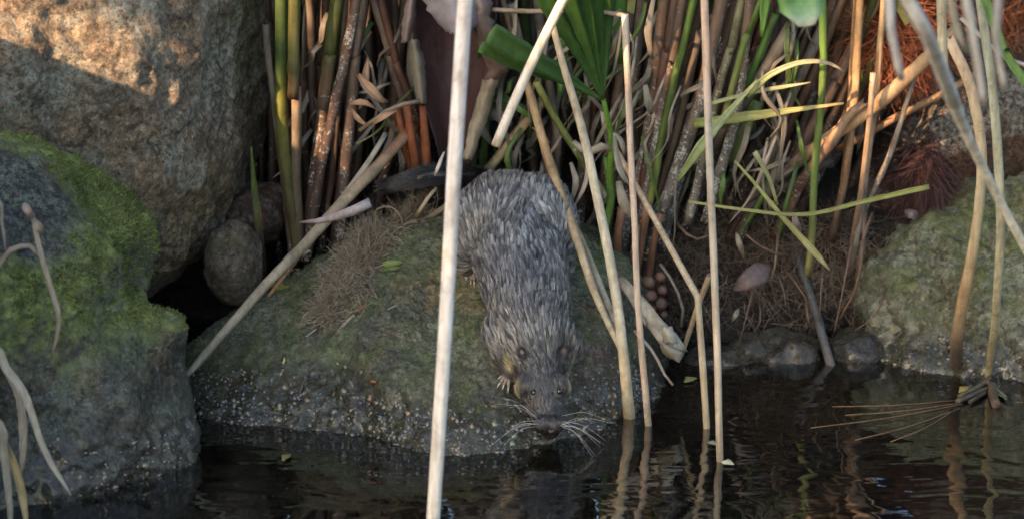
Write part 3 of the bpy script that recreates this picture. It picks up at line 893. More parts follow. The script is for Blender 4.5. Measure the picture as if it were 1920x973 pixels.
# --- sunlit stalks leaning on the dark boulder
SUNLIT = 'dry stalks in front of the dark boulder'
def sl(label, q, r_, stops, ext=0., dn=.03, **kw):
    pp = P(q)
    if ext: pp = up_extend(pp, ext)
    if dn: pp = down_extend(pp, dn)
    return loose_stalk(label, pp, r_, stops, group=None, **kw)
OR = (.5, .33, .17)
sl('upright tan stalk rising from the foot of the crossed stalks out of view', [(1612, 0, .30), (1603, 180, .30), (1585, 330, .30), (1570, 400, .30)], 8 * px, [(0, OR), (.7, OR), (.85, (.4, .25, .14), .6), (1, DARKB, .6)], ext=.4, node=.06, sides=10, bend=.001)
sl('upright tan stalk with dark joints beside the red-brown fibre clump', [(1658, 0, .30), (1648, 110, .30), (1640, 200, .30), (1615, 400, .30), (1602, 470, .31)], 6.5 * px, [(0, (.56, .4, .22)), (.75, (.48, .32, .18)), (.9, GREY, .5), (1, DARKB, .7)], ext=.4, node=.07, sides=10, bend=.001)
sl('thin upright stalk close beside the tan one, crusted grey below', [(1592, 190, .31), (1585, 290, .31), (1576, 380, .31)], 6 * px, [(0, OR), (.5, (.42, .28, .16), .4), (1, DARKB, .6)], sides=8, ext=.15, bend=.001)
sl('thick orange broken stalk lying diagonally across the upright ones', [(1790, 62, .27), (1740, 108, .27), (1650, 190, .28), (1560, 255, .29), (1478, 318, .31)], [(0, 13 * px), (.2, 14 * px), (.8, 13 * px), (1, 10 * px)], [(0, (.55, .37, .2)), (.6, (.52, .34, .18)), (.8, (.3, .22, .15), .3), (1, (.13, .1, .08), .5)], node=.09, sides=12, jag0=.01, bend=.002)
sl('speckled brown stalk with a bent top, crossing under the thick orange one', [(1618, 195, .27), (1590, 218, .27), (1560, 265, .275), (1510, 330, .29), (1472, 405, .31)], [(0, 8 * px), (.2, 11 * px), (1, 10 * px)], [(0, (.5, .33, .2)), (.25, (.42, .27, .17), .6), (.5, (.27, .15, .1), .9), (1, (.1, .06, .045), .7)], node=.05, sides=10, jag0=.006, bend=.001)
sl('short sawn-off stalk in front of the thick orange diagonal', [(1637, 140, .255), (1630, 230, .26), (1616, 350, .28), (1604, 420, .3)], 6 * px, [(0, (.6, .42, .27)), (.5, (.45, .3, .19), .4), (1, (.2, .12, .09), .6)], sides=8, jag0=.003)
sl('grey crusted stalk leaning at the edge of the dark boulder', [(1724, 108, .28), (1695, 210, .29), (1665, 300, .3), (1618, 400, .31), (1600, 470, .32)], [(0, 5 * px), (1, 6 * px)], [(0, (.42, .34, .26), .5), (.5, (.34, .28, .22), .9), (1, (.14, .09, .07), .6)], node=.04, sides=8, bend=.001)
sl('half-rotten stalk behind the thick orange diagonal', [(1600, 90, .33), (1565, 160, .33), (1500, 280, .34), (1470, 330, .34)], 12 * px, [(0, (.42, .25, .13)), (.5, (.3, .2, .13), .4), (1, (.1, .07, .06), .5)], ext=.35, node=.1, sides=10, bend=.002)
sl('dark jointed stick lying low behind the yellow-green runner', [(1560, 300, .33), (1480, 345, .32), (1400, 390, .31)], 9 * px, [(0, (.12, .09, .08), .5), (1, (.07, .05, .045), .4)], node=.05, sides=8, bend=.003, dn=.02)
sl('stalk painted with bands of pale crust against the dark boulder', [(1830, 140, .335), (1770, 175, .335), (1690, 215, .335), (1620, 255, .335)], 8 * px, [(0, (.32, .22, .12)), (.4, (.4, .25, .13)), (1, (.25, .12, .07))], sides=8, bend=.002)

# --- clumps: each a plant whose stems are its parts
def clump(label, base, cat='reeds', name='reed_clump', group=None):
    return tag(empty(name, base), label, cat, group)
def stem(parent, pts, r, stops, name='stem', label=None, **kw):
    V, F, C = tube(pts, r, stops, seed=nseed(), **kw)
    o = world_obj(name, V, F, MAT['stalk'], parent, cols=C)
    if label: o['label'] = label
    return o
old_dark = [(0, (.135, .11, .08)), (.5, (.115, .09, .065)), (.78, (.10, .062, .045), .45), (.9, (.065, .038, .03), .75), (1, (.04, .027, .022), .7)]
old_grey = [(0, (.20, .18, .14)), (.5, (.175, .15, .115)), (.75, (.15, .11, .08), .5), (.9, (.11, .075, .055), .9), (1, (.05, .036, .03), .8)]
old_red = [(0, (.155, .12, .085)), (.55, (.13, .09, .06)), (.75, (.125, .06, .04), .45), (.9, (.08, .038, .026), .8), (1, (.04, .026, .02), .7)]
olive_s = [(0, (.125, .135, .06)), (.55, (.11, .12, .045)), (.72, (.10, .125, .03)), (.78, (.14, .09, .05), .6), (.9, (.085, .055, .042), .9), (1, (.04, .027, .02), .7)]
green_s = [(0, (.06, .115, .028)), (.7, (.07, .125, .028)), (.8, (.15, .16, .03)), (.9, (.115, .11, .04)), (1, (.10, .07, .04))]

LC = clump('dense clump of dark upright cane stems beside the orange-brown boulder', (-.17, .33, .12))
def px_stem(parent, q, hw, stops, Yt, Yb, ext=.55, dn=.05, **kw):
    n = len(q)
    pp = [at(x, y, Yt + (Yb - Yt) * i / (n - 1)) for i, (x, y) in enumerate(q)]
    if ext: pp = up_extend(pp, ext)
    return stem(parent, down_extend(pp, dn) if dn else pp, hw * px, stops, node=kw.pop('node', random.uniform(.05, .1)), sides=kw.pop('sides', 10), bend=kw.pop('bend', .004), **kw)
px_stem(LC, [(527, 0), (527, 190), (540, 330), (548, 400)], 12, green_s, .24, .26, label='green stem with a yellow sheath mouth')
px_stem(LC, [(553, 0), (549, 150), (546, 180)], [(0, 12 * 1), (1, 12)] and 12, green_s, .225, .23, dn=0, label='green stem ending in an old cut sheath', jag1=.004)
px_stem(LC, [(551, 165), (553, 260), (562, 390)], 10, [(0, (.42, .28, .18)), (.15, (.2, .17, .12)), (.6, (.17, .14, .09), .4), (1, (.06, .045, .035), .5)], .24, .26, ext=0, label='grey-brown lower cane with an orange rim')
left_list = [([(578, 0), (570, 180), (575, 330), (580, 400)], 8, old_dark, .33, .34), ([(610, 0), (600, 130), (600, 260), (592, 390)], 9, old_dark, .31, .32),
    ([(632, 0), (616, 110), (604, 200), (585, 380)], 13, olive_s, .26, .27), ([(655, 0), (640, 90), (630, 210), (612, 370)], 8, old_red, .29, .3),
    ([(678, 0), (662, 110), (650, 230), (640, 370)], 11, old_grey, .255, .265), ([(645, 60), (636, 180), (622, 300), (608, 400)], 7, old_red, .27, .28),
    ([(700, 0), (728, 95), (752, 180), (790, 300)], 9, old_grey, .27, .29), ([(718, 0), (748, 120), (775, 200), (805, 300)], 8, old_red, .265, .285),
    ([(690, 40), (690, 150), (672, 260), (660, 360)], 9, old_dark, .32, .33), ([(760, 0), (740, 140), (735, 250), (720, 330)], 9, old_grey, .32, .33),
    ([(665, 120), (650, 210), (640, 300), (630, 380)], 6, old_red, .28, .29), ([(585, 60), (588, 190), (600, 300), (604, 390)], 8, old_dark, .29, .30),
    ([(500, 0), (505, 150), (512, 330), (520, 420)], 8, old_dark, .36, .36), ([(520, 230), (530, 320), (540, 420)], 7, old_grey, .285, .29),
    ([(775, 60), (770, 180), (795, 290)], 12, old_grey, .285, .29), ([(625, 200), (604, 300), (590, 400)], 10, [(0, (.2, .14, .1), .7), (.6, (.13, .08, .06), .9), (1, (.05, .03, .02), .8)], .25, .25)]
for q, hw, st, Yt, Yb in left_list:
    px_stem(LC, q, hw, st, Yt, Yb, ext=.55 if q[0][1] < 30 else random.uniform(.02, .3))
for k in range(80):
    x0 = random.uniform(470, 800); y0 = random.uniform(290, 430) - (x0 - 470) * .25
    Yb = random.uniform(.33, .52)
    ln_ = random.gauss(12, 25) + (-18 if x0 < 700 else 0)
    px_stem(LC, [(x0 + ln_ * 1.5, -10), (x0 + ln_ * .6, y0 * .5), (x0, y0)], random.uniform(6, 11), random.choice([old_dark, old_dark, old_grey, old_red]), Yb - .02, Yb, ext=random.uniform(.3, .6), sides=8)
# a pair of bright shoots by the boulder
V, F, C = blade(down_extend(P([(471, 275, .23), (476, 340, .235), (487, 440, .24), (492, 490, .25)]), .02), [(0, 1 * px), (.35, 7 * px), (.8, 8 * px), (1, 6 * px)], [(0, (.12, .16, .04)), (.35, (.09, .12, .035)), (.6, (.13, .10, .05)), (1, (.08, .05, .035))], fold=.6)
tag(world_obj('reed_shoot', V, F, MAT['leaf'], cols=C), 'young pointed green shoot beside the orange-brown boulder', 'shoot')

RC = clump('dense clump of leaning brown stems crusted with white lichen, behind the kinked stalk', (.14, .36, .12))
lich = [(0, (.19, .16, .12), .3), (.45, (.16, .125, .09), .4), (.72, (.15, .10, .07), .8), (.88, (.17, .15, .13), 1.15), (1, (.06, .045, .04), 1.)]
right_list = [([(1205, 0), (1188, 150), (1182, 300), (1160, 420)], 10, old_grey, .30, .31), ([(1248, 0), (1222, 180), (1200, 330), (1168, 480)], 12, lich, .27, .28),
    ([(1262, 0), (1248, 100), (1222, 260), (1205, 400)], 10, old_red, .255, .265), ([(1285, 0), (1262, 130), (1232, 260), (1196, 430)], 9, lich, .25, .26),
    ([(1310, 60), (1282, 190), (1245, 330), (1213, 470)], 8, old_red, .265, .275), ([(1352, 0), (1315, 180), (1276, 300), (1240, 400)], 13, lich, .25, .26),
    ([(1392, 0), (1350, 110), (1305, 210), (1262, 380)], 13, lich, .265, .275), ([(1425, 0), (1370, 140), (1345, 250), (1310, 350)], 14, old_grey, .30, .31),
    ([(1410, 0), (1395, 120), (1375, 220), (1345, 330)], 10, lich, .24, .25), ([(1478, 58), (1440, 125), (1400, 180), (1352, 245)], 14, old_grey, .26, .27),
    ([(1155, 60), (1165, 180), (1150, 300), (1140, 420)], 8, old_grey, .32, .33), ([(1220, 60), (1200, 200), (1180, 330)], 9, old_dark, .33, .34),
    ([(1540, 60), (1480, 190), (1440, 300), (1410, 380)], 11, old_grey, .31, .32), ([(1450, 0), (1415, 100), (1360, 230)], 12, old_red, .33, .33)]
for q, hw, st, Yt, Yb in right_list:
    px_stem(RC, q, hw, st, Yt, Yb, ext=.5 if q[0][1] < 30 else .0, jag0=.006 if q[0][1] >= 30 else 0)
for q, hw in (([(1168, 390), (1160, 450), (1158, 520)], 9), ([(1218, 385), (1208, 430), (1200, 490)], 9), ([(1190, 420), (1186, 480), (1180, 530)], 7), ([(1240, 400), (1228, 450), (1222, 500)], 7)):
    px_stem(RC, q, hw, [(0, (.22, .12, .07), .2), (.7, (.17, .085, .05)), (1, (.07, .04, .03))], .235, .25, ext=.0)
for q, Yt, Yb in (([(1302, 0), (1270, 130), (1248, 230), (1216, 378)], .235, .25), ([(1440, 60), (1400, 160), (1370, 250), (1355, 310)], .255, .27), ([(1425, 0), (1400, 60), (1375, 150)], .24, .24), ([(1142, 330), (1146, 370), (1140, 400)], .23, .23), ([(1545, 0), (1541, 120), (1534, 260), (1525, 425)], .235, .24)):
    px_stem(RC, q, 7.5, [(0, (.075, .16, .03)), (.5, (.09, .18, .03)), (.85, (.12, .18, .04)), (1, (.2, .17, .06))], Yt, Yb, ext=.4 if q[0][1] < 30 else .02, label='smooth green stem', node=.15)
px_stem(RC, [(1392, 0), (1372, 90), (1348, 170), (1310, 330)], 9, [(0, (.2, .24, .04)), (.45, (.17, .22, .04)), (.6, (.16, .17, .08), .6), (1, (.2, .17, .14), 1.)], .245, .26, label='yellow-green stem crusted white below')
for k in range(110):
    x0 = random.uniform(1060, 1560); y0 = random.uniform(300, 430)
    Yb = random.uniform(.33, .56)
    sl_ = np.interp(x0, [1060, 1200, 1400, 1560], [10, 70, 130, 130]) + random.gauss(0, 35)
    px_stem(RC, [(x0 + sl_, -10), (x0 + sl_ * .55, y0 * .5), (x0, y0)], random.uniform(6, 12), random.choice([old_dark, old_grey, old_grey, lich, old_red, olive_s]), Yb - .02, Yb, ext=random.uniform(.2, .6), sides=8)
MC = clump('thin clump of mixed brown and green stems behind the fan leaf', (.03, .42, .14))
for k in range(50):
    x0 = random.uniform(850, 1110); y0 = random.uniform(230, 330)
    Yb = random.uniform(.38, .6)
    sl_ = random.gauss(15, 40)
    px_stem(MC, [(x0 + sl_, -10), (x0 + sl_ * .55, y0 * .5), (x0, y0)], random.uniform(5, 10), random.choice([old_grey, old_grey, old_red, olive_s, green_s]), Yb - .02, Yb, ext=random.uniform(.2, .6), sides=8)
for q, hw, st, Y in (([(1028, 150), (1045, 260), (1040, 330)], 9, old_grey, .30), ([(1000, 180), (1015, 240), (1030, 330)], 8, old_grey, .28), ([(1020, 185), (1050, 240), (1095, 310)], 7, [(0, (.25, .27, .08)), (.6, (.2, .24, .06), .6), (1, (.3, .28, .18), .9)], .24),
    ([(890, 255), (885, 290), (884, 330)], 7, green_s, .31), ([(912, 250), (908, 290), (903, 330)], 7, green_s, .305)):
    px_stem(MC, q, hw, st, Y, Y + .01, ext=.1 if hw != 7 else .02)

# dry leaves caught in the clumps, and the green tops above the view
def clump_leaves(parent, n, x0, x1, y0, y1, Y0, Y1, seed):
    lr_ = np.random.default_rng(seed)
    for k in range(n):
        x, y, Y = lr_.uniform(x0, x1), lr_.uniform(y0, y1), lr_.uniform(Y0, Y1)
        L_ = lr_.uniform(60, 190); a = lr_.normal(1.85, .32)
        dx, dy = math.cos(a) * L_, math.sin(a) * L_
        g = lr_.random()
        c_ = np.array([.30, .26, .20]) * lr_.uniform(.3, 1.2) if g < .8 else np.array([.09, .15, .035]) * lr_.uniform(.7, 1.3)
        q = [at(x, y, Y), at(x + dx * .35 + lr_.normal() * 8, y + dy * .35, Y - .012), at(x + dx * .7 + lr_.normal() * 12, y + dy * .7, Y - .006), at(x + dx + lr_.normal() * 10, y + dy, Y)]
        w_ = lr_.uniform(2.5, 7) * px
        V, F, C = blade(q, [(0, w_ * .6), (.4, w_), (1, w_ * .15)], [(0, c_), (1, c_ * .9)], fold=lr_.uniform(-.5, .6), twist=lr_.normal() * .35, seed=k + seed)
        world_obj('dry_leaf' if g < .8 else 'green_leaf', V, F, MAT['leaf'], parent, cols=C)
clump_leaves(RC, 110, 1150, 1520, 0, 330, .23, .34, 5)
clump_leaves(LC, 40, 560, 790, 0, 280, .26, .36, 6)
clump_leaves(MC, 40, 880, 1140, 20, 330, .25, .36, 7)
def tops(parent, x0, x1, n, seed):  # unseen foliage added above the view to block sky reflections in the water
    lr_ = np.random.default_rng(seed)
    r0 = np.stack([lr_.uniform(x0, x1, n), lr_.uniform(.36, 1.0, n), lr_.uniform(.5, 1.6, n)], 1)
    d = lr_.standard_normal((n, 3)) * .7 + np.array([0, -.2, .2])
    t = lr_.random((n, 1))
    c = np.concatenate([np.array([.05, .10, .02]) * (1 - t) + np.array([.16, .17, .06]) * t, np.zeros((n, 1))], 1)
    V, F, C = strands(r0, d, lr_.uniform(.15, .35, n), lr_.uniform(.006, .012, n), .12, c, seg=4, sides=2, seed=seed, grav=.12)
    o = world_obj('added_leafy_top', V, F, MAT['leaf'], parent, cols=C)
    o['kind'] = 'stuff'
tops(LC, -.55, -.02, 1500, 1); tops(MC, -.1, .2, 1000, 2); tops(RC, .1, .9, 2200, 3)

# --- green fan leaf with its leaflets
tip = at(1131, 188, .20)
fan = tag(empty('fan_palm', at(1143, 385, .235)), 'green fan leaf on a slim green petiole between the dry stalks', 'palm')
V, F, C = tube(down_extend(P([(1131, 186, .20), (1146, 260, .215), (1143, 320, .225), (1143, 380, .235)]), .02), [(0, 5 * px), (1, 7 * px)], [(0, (.11, .24, .03)), (.8, (.13, .26, .03)), (.95, (.22, .14, .05)), (1, (.1, .06, .04))], sides=10, seed=3)
world_obj('petiole', V, F, MAT['stalk'], fan, cols=C)
LG, LG2 = (.05, .115, .025), (.08, .16, .035)
for k, (q, w) in enumerate([([(1131, 188, .20), (1040, 135, .15), (985, 105, .12), (918, 62, .09)], 24), ([(1131, 188, .20), (1050, 150, .165), (985, 128, .13), (900, 88, .1)], 13),
        ([(1131, 188, .20), (1080, 95, .17), (1035, 20, .14), (985, -70, .11)], 17), ([(1131, 188, .20), (1095, 80, .17), (1062, -10, .14), (1030, -110, .11)], 20),
        ([(1131, 188, .20), (1110, 80, .175), (1090, -20, .15), (1075, -130, .12)], 20), ([(1131, 188, .20), (1124, 80, .185), (1116, -20, .165), (1112, -130, .14)], 18),
        ([(1131, 188, .20), (1137, 90, .20), (1142, 0, .19), (1148, -110, .17)], 14)]):
    endw = w if k < 2 else w * 1.1
    V, F, C = blade(P(q), [(0, 2 * px), (.4, w * .62 * px), (.8, endw * px), (1, (endw * .9 if k < 2 else w * .6) * px)], [(0, LG2), (.3, LG), (1, LG2 if k < 2 else LG)], fold=.22, seed=k + 60)
    world_obj('leaflet', V, F, MAT['leaf'], fan, cols=C)
# other green leaves by the clumps
def leaf_thing(label, q, w, stops, fold=.25, name='leaf_blade', cat='leaf', twist=0., **kw):
    V, F, C = blade(P(q) if len(q[0]) == 3 and not isinstance(q[0], np.ndarray) else q, w, stops, fold=fold, seed=nseed(), twist=twist, **kw)
    return tag(world_obj(name, V, F, MAT['leaf'], cols=C), label, cat)
G1s = [(0, (.08, .19, .03)), (1, (.05, .14, .025))]
leaf_thing('narrow dark green leaf between the pale stalk and the brown sheath', [(912, -120, .26), (908, 0, .25), (905, 60, .25), (898, 110, .26)], [(0, 9 * px), (.8, 11 * px), (1, 2 * px)], G1s)
leaf_thing('short green leaf pointing down behind the cream leaning stalk', [(1060, 60, .26), (1052, 140, .26), (1050, 185, .26)], [(0, 9 * px), (.6, 10 * px), (1, 2 * px)], G1s)
leaf_thing('green leaf hanging behind the thin pinkish stalk', [(1155, -110, .27), (1160, 0, .27), (1163, 120, .28)], [(0, 14 * px), (.6, 15 * px), (1, 6 * px)], G1s)
leaf_thing('bright green leaf with a pale torn tip hanging into view at the top', [(1475, -140, -.25), (1490, -40, -.25), (1505, 10, -.25), (1512, 50, -.26)], [(0, 30 * px), (.5, 42 * px), (.85, 36 * px), (1, 14 * px)], [(0, (.10, .26, .05)), (.75, (.12, .3, .08)), (.92, (.3, .42, .26)), (1, (.5, .52, .42))])
leaf_thing('green leaf with rounded tip over the leaning brown stems', [(1445, -110, .2), (1435, 0, .2), (1428, 70, .2)], [(0, 10 * px), (.7, 9 * px), (1, 2 * px)], G1s)
leaf_thing('pale green blade leaning behind the long straight stalk', [(1420, 150, .22), (1372, 205, .215), (1318, 270, .21), (1270, 340, .22)], [(0, 2 * px), (.4, 8 * px), (.7, 11 * px), (1, 3 * px)], [(0, (.3, .34, .17)), (1, (.26, .32, .12))])
leaf_thing('horizontal olive blade tapering towards the sunlit stalks', [(1300, 232, .24), (1380, 222, .23), (1480, 208, .225), (1582, 194, .22)], [(0, 9 * px), (.4, 10 * px), (.7, 5 * px), (1, 2 * px)], [(0, (.22, .25, .07)), (.6, (.24, .26, .08)), (1, (.42, .32, .13))])
leaf_thing('arching grey-green blade with a curled pale tip', [(1400, 180, .23), (1445, 140, .22), (1500, 118, .215), (1550, 118, .215), (1584, 135, .22)], [(0, 7 * px), (.4, 6 * px), (.8, 4 * px), (1, 1 * px)], [(0, (.22, .28, .12)), (.6, (.25, .29, .15)), (.8, (.45, .36, .22)), (1, (.5, .4, .25))])
leaf_thing('thin straight grass blade crossing the leaning stems', [(1330, 195, .235), (1420, 172, .23), (1520, 155, .23)], [(0, 4 * px), (.7, 4 * px), (1, 1 * px)], [(0, (.25, .31, .13)), (1, (.4, .4, .22))])
leaf_thing('long yellow-green runner arching over the root tangle', [(1290, 378, .16), (1400, 394, .15), (1510, 402, .15), (1620, 378, .16), (1742, 350, .17)], [(0, 2.5 * px), (.4, 3.5 * px), (.8, 5 * px), (1, 5 * px)], [(0, (.3, .3, .12)), (.5, (.24, .24, .08)), (1, (.3, .31, .09))], fold=.6)
leaf_thing('yellow-green blade slanting down over the root tangle', [(1378, 302, .17), (1420, 350, .165), (1470, 410, .16), (1515, 460, .16), (1556, 506, .165)], [(0, 2 * px), (.5, 5 * px), (.85, 7 * px), (1, 1.5 * px)], [(0, (.28, .3, .1)), (.6, (.3, .29, .1)), (1, (.5, .42, .22))], fold=.4)
leaf_thing('short pale blade crossing the yellow-green one', [(1415, 285, .2), (1440, 330, .2), (1458, 385, .2)], [(0, 5 * px), (1, 3 * px)], [(0, (.3, .31, .15)), (1, (.28, .28, .12))])
leaf_thing('short olive blade standing behind the leaning stems', [(1420, 190, .265), (1390, 260, .265), (1372, 312, .27)], [(0, 12 * px), (.6, 14 * px), (1, 8 * px)], [(0, (.09, .13, .03)), (1, (.08, .11, .03))])
for k, q in enumerate(([(830, 205, .28), (925, 180, .28), (990, 215, .27)], [(920, 205, .285), (960, 195, .285), (1000, 225, .28)])):
    leaf_thing(('green leaf arching behind the blunt broken stalk', 'darker green leaf under the arching one behind the blunt broken stalk')[k], q, [(0, 6 * px), (.5, 12 * px), (1, 3 * px)], [(0, (.1, .2, .04)), (1, (.09, .19, .03))])
# dry ribbons and curled bits between the stems
DR = (.26, .225, .17)
ribs = [('curled grey ribbon leaf hanging behind the cream leaning stalk', [(1075, 265, .22), (1100, 285, .215), (1135, 275, .21), (1150, 290, .22)], 9),
    ('narrow pale ribbon leaf twisted beside the brown jointed stalk', [(1070, 305, .21), (1080, 340, .205), (1072, 380, .205)], 7),
    ('long pale ribbon leaf dangling behind the cream leaning stalk', [(1100, 310, .2), (1098, 345, .195), (1078, 385, .19)], 5),
    ('white ribbon leaf folded beside the thin pinkish stalk', [(1152, 255, .17), (1158, 300, .165), (1172, 335, .16), (1190, 350, .17)], 7),
    ('crumpled white dry leaf behind the thin pinkish stalk', [(1160, 340, .165), (1166, 372, .158), (1180, 398, .162), (1200, 412, .17)], 11),
    ('dry curl of leaf between green petiole and pinkish stalk', [(1150, 250, .2), (1165, 265, .2), (1170, 290, .2)], 6),
    ('bleached ribbon hanging in the leaning stems', [(1225, 0, .2), (1215, 60, .2), (1222, 110, .21)], 8),
    ('pale ribbon leaf hanging beside the fan leaf', [(968, 0, .23), (965, 60, .23), (958, 130, .24)], 5),
    ('small dry flake stuck in the leaning stems', [(1210, 160, .2), (1215, 190, .2), (1222, 215, .21)], 9),
    ('dry brown curl behind the blunt broken stalk', [(905, 225, .29), (930, 215, .28), (960, 235, .29)], 14),
    ('pale brown dead leaf behind the blunt broken stalk', [(880, 210, .3), (905, 240, .295), (925, 270, .3)], 14),
    ('twisted grey strip below the fan leaf', [(1000, 215, .23), (1015, 255, .225), (1005, 240, .22), (1030, 270, .22)], 8)]
for lab, q, w in ribs:
    leaf_thing(lab, q, [(0, w * .5 * px), (.5, w * px), (1, w * .4 * px)], [(0, DR), (.5, (.33, .29, .225)), (1, (.27, .23, .17))], fold=random.uniform(-.4, .4), name='dry_leaf', twist=random.uniform(-.9, .9))
# orange curled dead leaves caught in the dark clump
for k, (q, w) in enumerate([([(672, 140, .235), (690, 165, .225), (715, 190, .225), (728, 192, .23)], 12), ([(655, 195, .225), (680, 193, .22), (705, 205, .225)], 7), ([(695, 235, .22), (715, 222, .215), (745, 208, .22)], 7), ([(660, 205, .23), (672, 225, .225), (690, 238, .22)], 6), ([(690, 110, .25), (685, 150, .24), (700, 180, .24)], 8)]):
    leaf_thing(('broad curled orange dead leaf caught in the dark cane clump', 'small pointed orange dead leaf in the dark cane clump', 'rolled brown dead leaf sticking out of the dark cane clump', 'thin orange leaf scrap under the pointed dead leaf', 'hanging brown leaf scrap above the curled orange leaf')[k], q, [(0, w * .3 * px), (.5, w * px), (1, w * .2 * px)], [(0, (.36, .22, .13)), (.5, (.46, .27, .15)), (1, (.33, .19, .11))], fold=.7, name='dead_leaf', twist=.6)

# --- broad brown palm sheath with its pale torn flap
sh = tag(empty('palm_sheath', at(845, 315, .24)), 'broad dark purple-brown palm sheath behind the thick pale stalk', 'sheath')
V, F, C = sheet([(-160, 790, 960, .27), (0, 775, 935, .255), (100, 772, 922, .25), (180, 790, 912, .245), (260, 815, 892, .24), (320, 828, 878, .24)], [(0, (.10, .058, .056)), (.6, (.085, .046, .044)), (1, (.09, .046, .042))], nx=22, curl=.035, seed=4, rag=.6, wav=.006)
world_obj('blade', V, F, MAT['stalk'], sh, cols=C)
V, F, C = sheet([(-120, 770, 920, .235), (-20, 782, 915, .23), (20, 800, 905, .225), (45, 822, 902, .222), (62, 838, 880, .222)], [(0, (.3, .26, .27)), (1, (.33, .29, .30))], nx=18, curl=-.02, seed=6, rag=2.2, wav=.006)
world_obj('flap', V, F, MAT['leaf'], sh, cols=C)['label'] = 'pale lavender-grey torn flap'
V, F, C = sheet([(-60, 880, 912, .225), (40, 885, 925, .225), (85, 895, 945, .23), (130, 915, 952, .24), (165, 900, 935, .245)], [(0, (.3, .26, .25)), (.5, (.2, .15, .13)), (1, (.16, .1, .075))], nx=10, curl=-.008, seed=8, rag=2.5, wav=.006)
world_obj('edge_flake', V, F, MAT['leaf'], sh, cols=C)
V, F, C = sheet([(150, 905, 934, .232), (200, 890, 922, .23), (250, 876, 903, .228), (300, 868, 886, .228)], [(0, (.26, .21, .14)), (.5, (.33, .28, .19)), (1, (.36, .31, .23))], nx=8, curl=-.008, seed=9, rag=1.2)
world_obj('rim', V, F, MAT['stalk'], sh, cols=C)['label'] = 'pale beige woody rim of the sheath'
V, F, C = sheet([(-60, 775, 800, .24), (0, 762, 782, .24), (40, 755, 776, .238), (82, 752, 770, .238)], [(0, (.3, .23, .2)), (1, (.26, .2, .17))], nx=7, curl=-.01, seed=10, rag=1.5)
tag(world_obj('dry_leaf', V, F, MAT['leaf'], cols=C), 'narrow pinkish rolled dead leaf hanging left of the brown sheath', 'leaf')
V, F, C = sheet([(75, 765, 785, .235), (120, 768, 797, .232), (160, 776, 800, .232), (196, 782, 800, .232)], [(0, (.2, .18, .13)), (1, (.28, .24, .18))], nx=8, curl=-.012, seed=12, rag=1.)
tag(world_obj('dry_leaf', V, F, MAT['leaf'], cols=C), 'grey-brown rolled leaf base beside the brown sheath', 'leaf')
for k, q in enumerate(([(762, 195, .23), (768, 240, .23), (778, 300, .24)], [(792, 200, .235), (796, 245, .235), (800, 300, .24)], [(745, 205, .24), (755, 250, .24), (768, 300, .25)])):
    loose_stalk(('rust-red stub with white specks left of the brown sheath', 'rust-red stub touching the brown sheath', 'dark rust stub behind the two red ones')[k], down_extend(P(q), .03), [(0, 7 * px), (.5, 9 * px), (1, 8 * px)], [(0, (.28, .09, .04), .4), (.5, (.3, .1, .04), .5), (1, (.08, .04, .03), .4)], sides=10, name='stem_stub', cat='stub', jag0=.006)
pts = P([(915, 18, .23), (1000, 22, .22), (1090, 20, .2), (1178, 30, .18)])
loose_stalk('thin horizontal twig lying across the top of the fan leaf', pts, 5 * px, [(0, (.3, .24, .17)), (1, (.36, .3, .22))], sides=7, name='twig', cat='twig')
pts = P([(790, 190, .22), (740, 202, .22), (690, 235, .22)])
loose_stalk('dark knobbly twig in the cane clump under the orange leaves', down_extend(pts, .01), 4.5 * px, [(0, (.2, .17, .13), .4), (1, (.26, .17, .1))], sides=7, bend=.003, name='twig', cat='twig')

# --- pale crumpled sheath at the rock's right side, and bits around it
pb = tag(empty('dry_sheath', at(1250, 660, .11)), 'crumpled cream sheath wedged between the mossy rock and the bank', 'sheath')
V, F, C = tube(P([(1168, 528, .15), (1200, 570, .14), (1240, 620, .125), (1268, 660, .115)]), [(0, 8 * px), (.3, 15 * px), (.7, 17 * px), (1, 20 * px)], [(0, (.4, .33, .24)), (.4, (.5, .43, .31)), (1, (.55, .49, .37))], sides=12, seed=71, flat=.45, wob=.12, jag1=.006, jag0=.006)
world_obj('sheath_tube', V, F, MAT['stalk'], pb, cols=C)
V, F, C = sheet([(612, 1238, 1262, .105), (628, 1242, 1266, .1), (645, 1246, 1272, .102)], [(0, (.6, .54, .42)), (1, (.52, .46, .34))], nx=8, curl=-.008, seed=14, rag=1.5, ny=8)
world_obj('fold', V, F, MAT['leaf'], pb, cols=C)
V, F, C = sheet([(640, 1236, 1252, .11), (660, 1240, 1282, .108), (675, 1262, 1280, .11)], [(0, (.5, .45, .34)), (1, (.44, .37, .26))], nx=8, curl=-.008, seed=15, rag=2, ny=8)
world_obj('fold', V, F, MAT['leaf'], pb, cols=C)
loose_stalk('thin curved grey root dropping over the brown bud cluster', P([(1238, 495, .19), (1262, 530, .18), (1280, 575, .17), (1277, 612, .17)]), 3.2 * px, [(0, (.24, .2, .17)), (1, (.22, .18, .15))], sides=6, name='root', cat='root')
loose_stalk('pale twig lying on the edge of the mossy rock below the crumpled sheath', P([(1190, 620, .10), (1225, 660, .075), (1245, 700, .06), (1262, 722, .05)]), [(0, 4 * px), (1, 2.5 * px)], [(0, (.5, .44, .36)), (1, (.25, .2, .17))], sides=6, name='twig', cat='twig')
loose_stalk('short cream twig under the pale split stalk', P([(1165, 535, .15), (1185, 565, .14), (1212, 610, .12)]), [(0, 4 * px), (1, 3 * px)], [(0, (.5, .45, .36)), (1, (.45, .38, .28))], sides=6, name='twig', cat='twig')
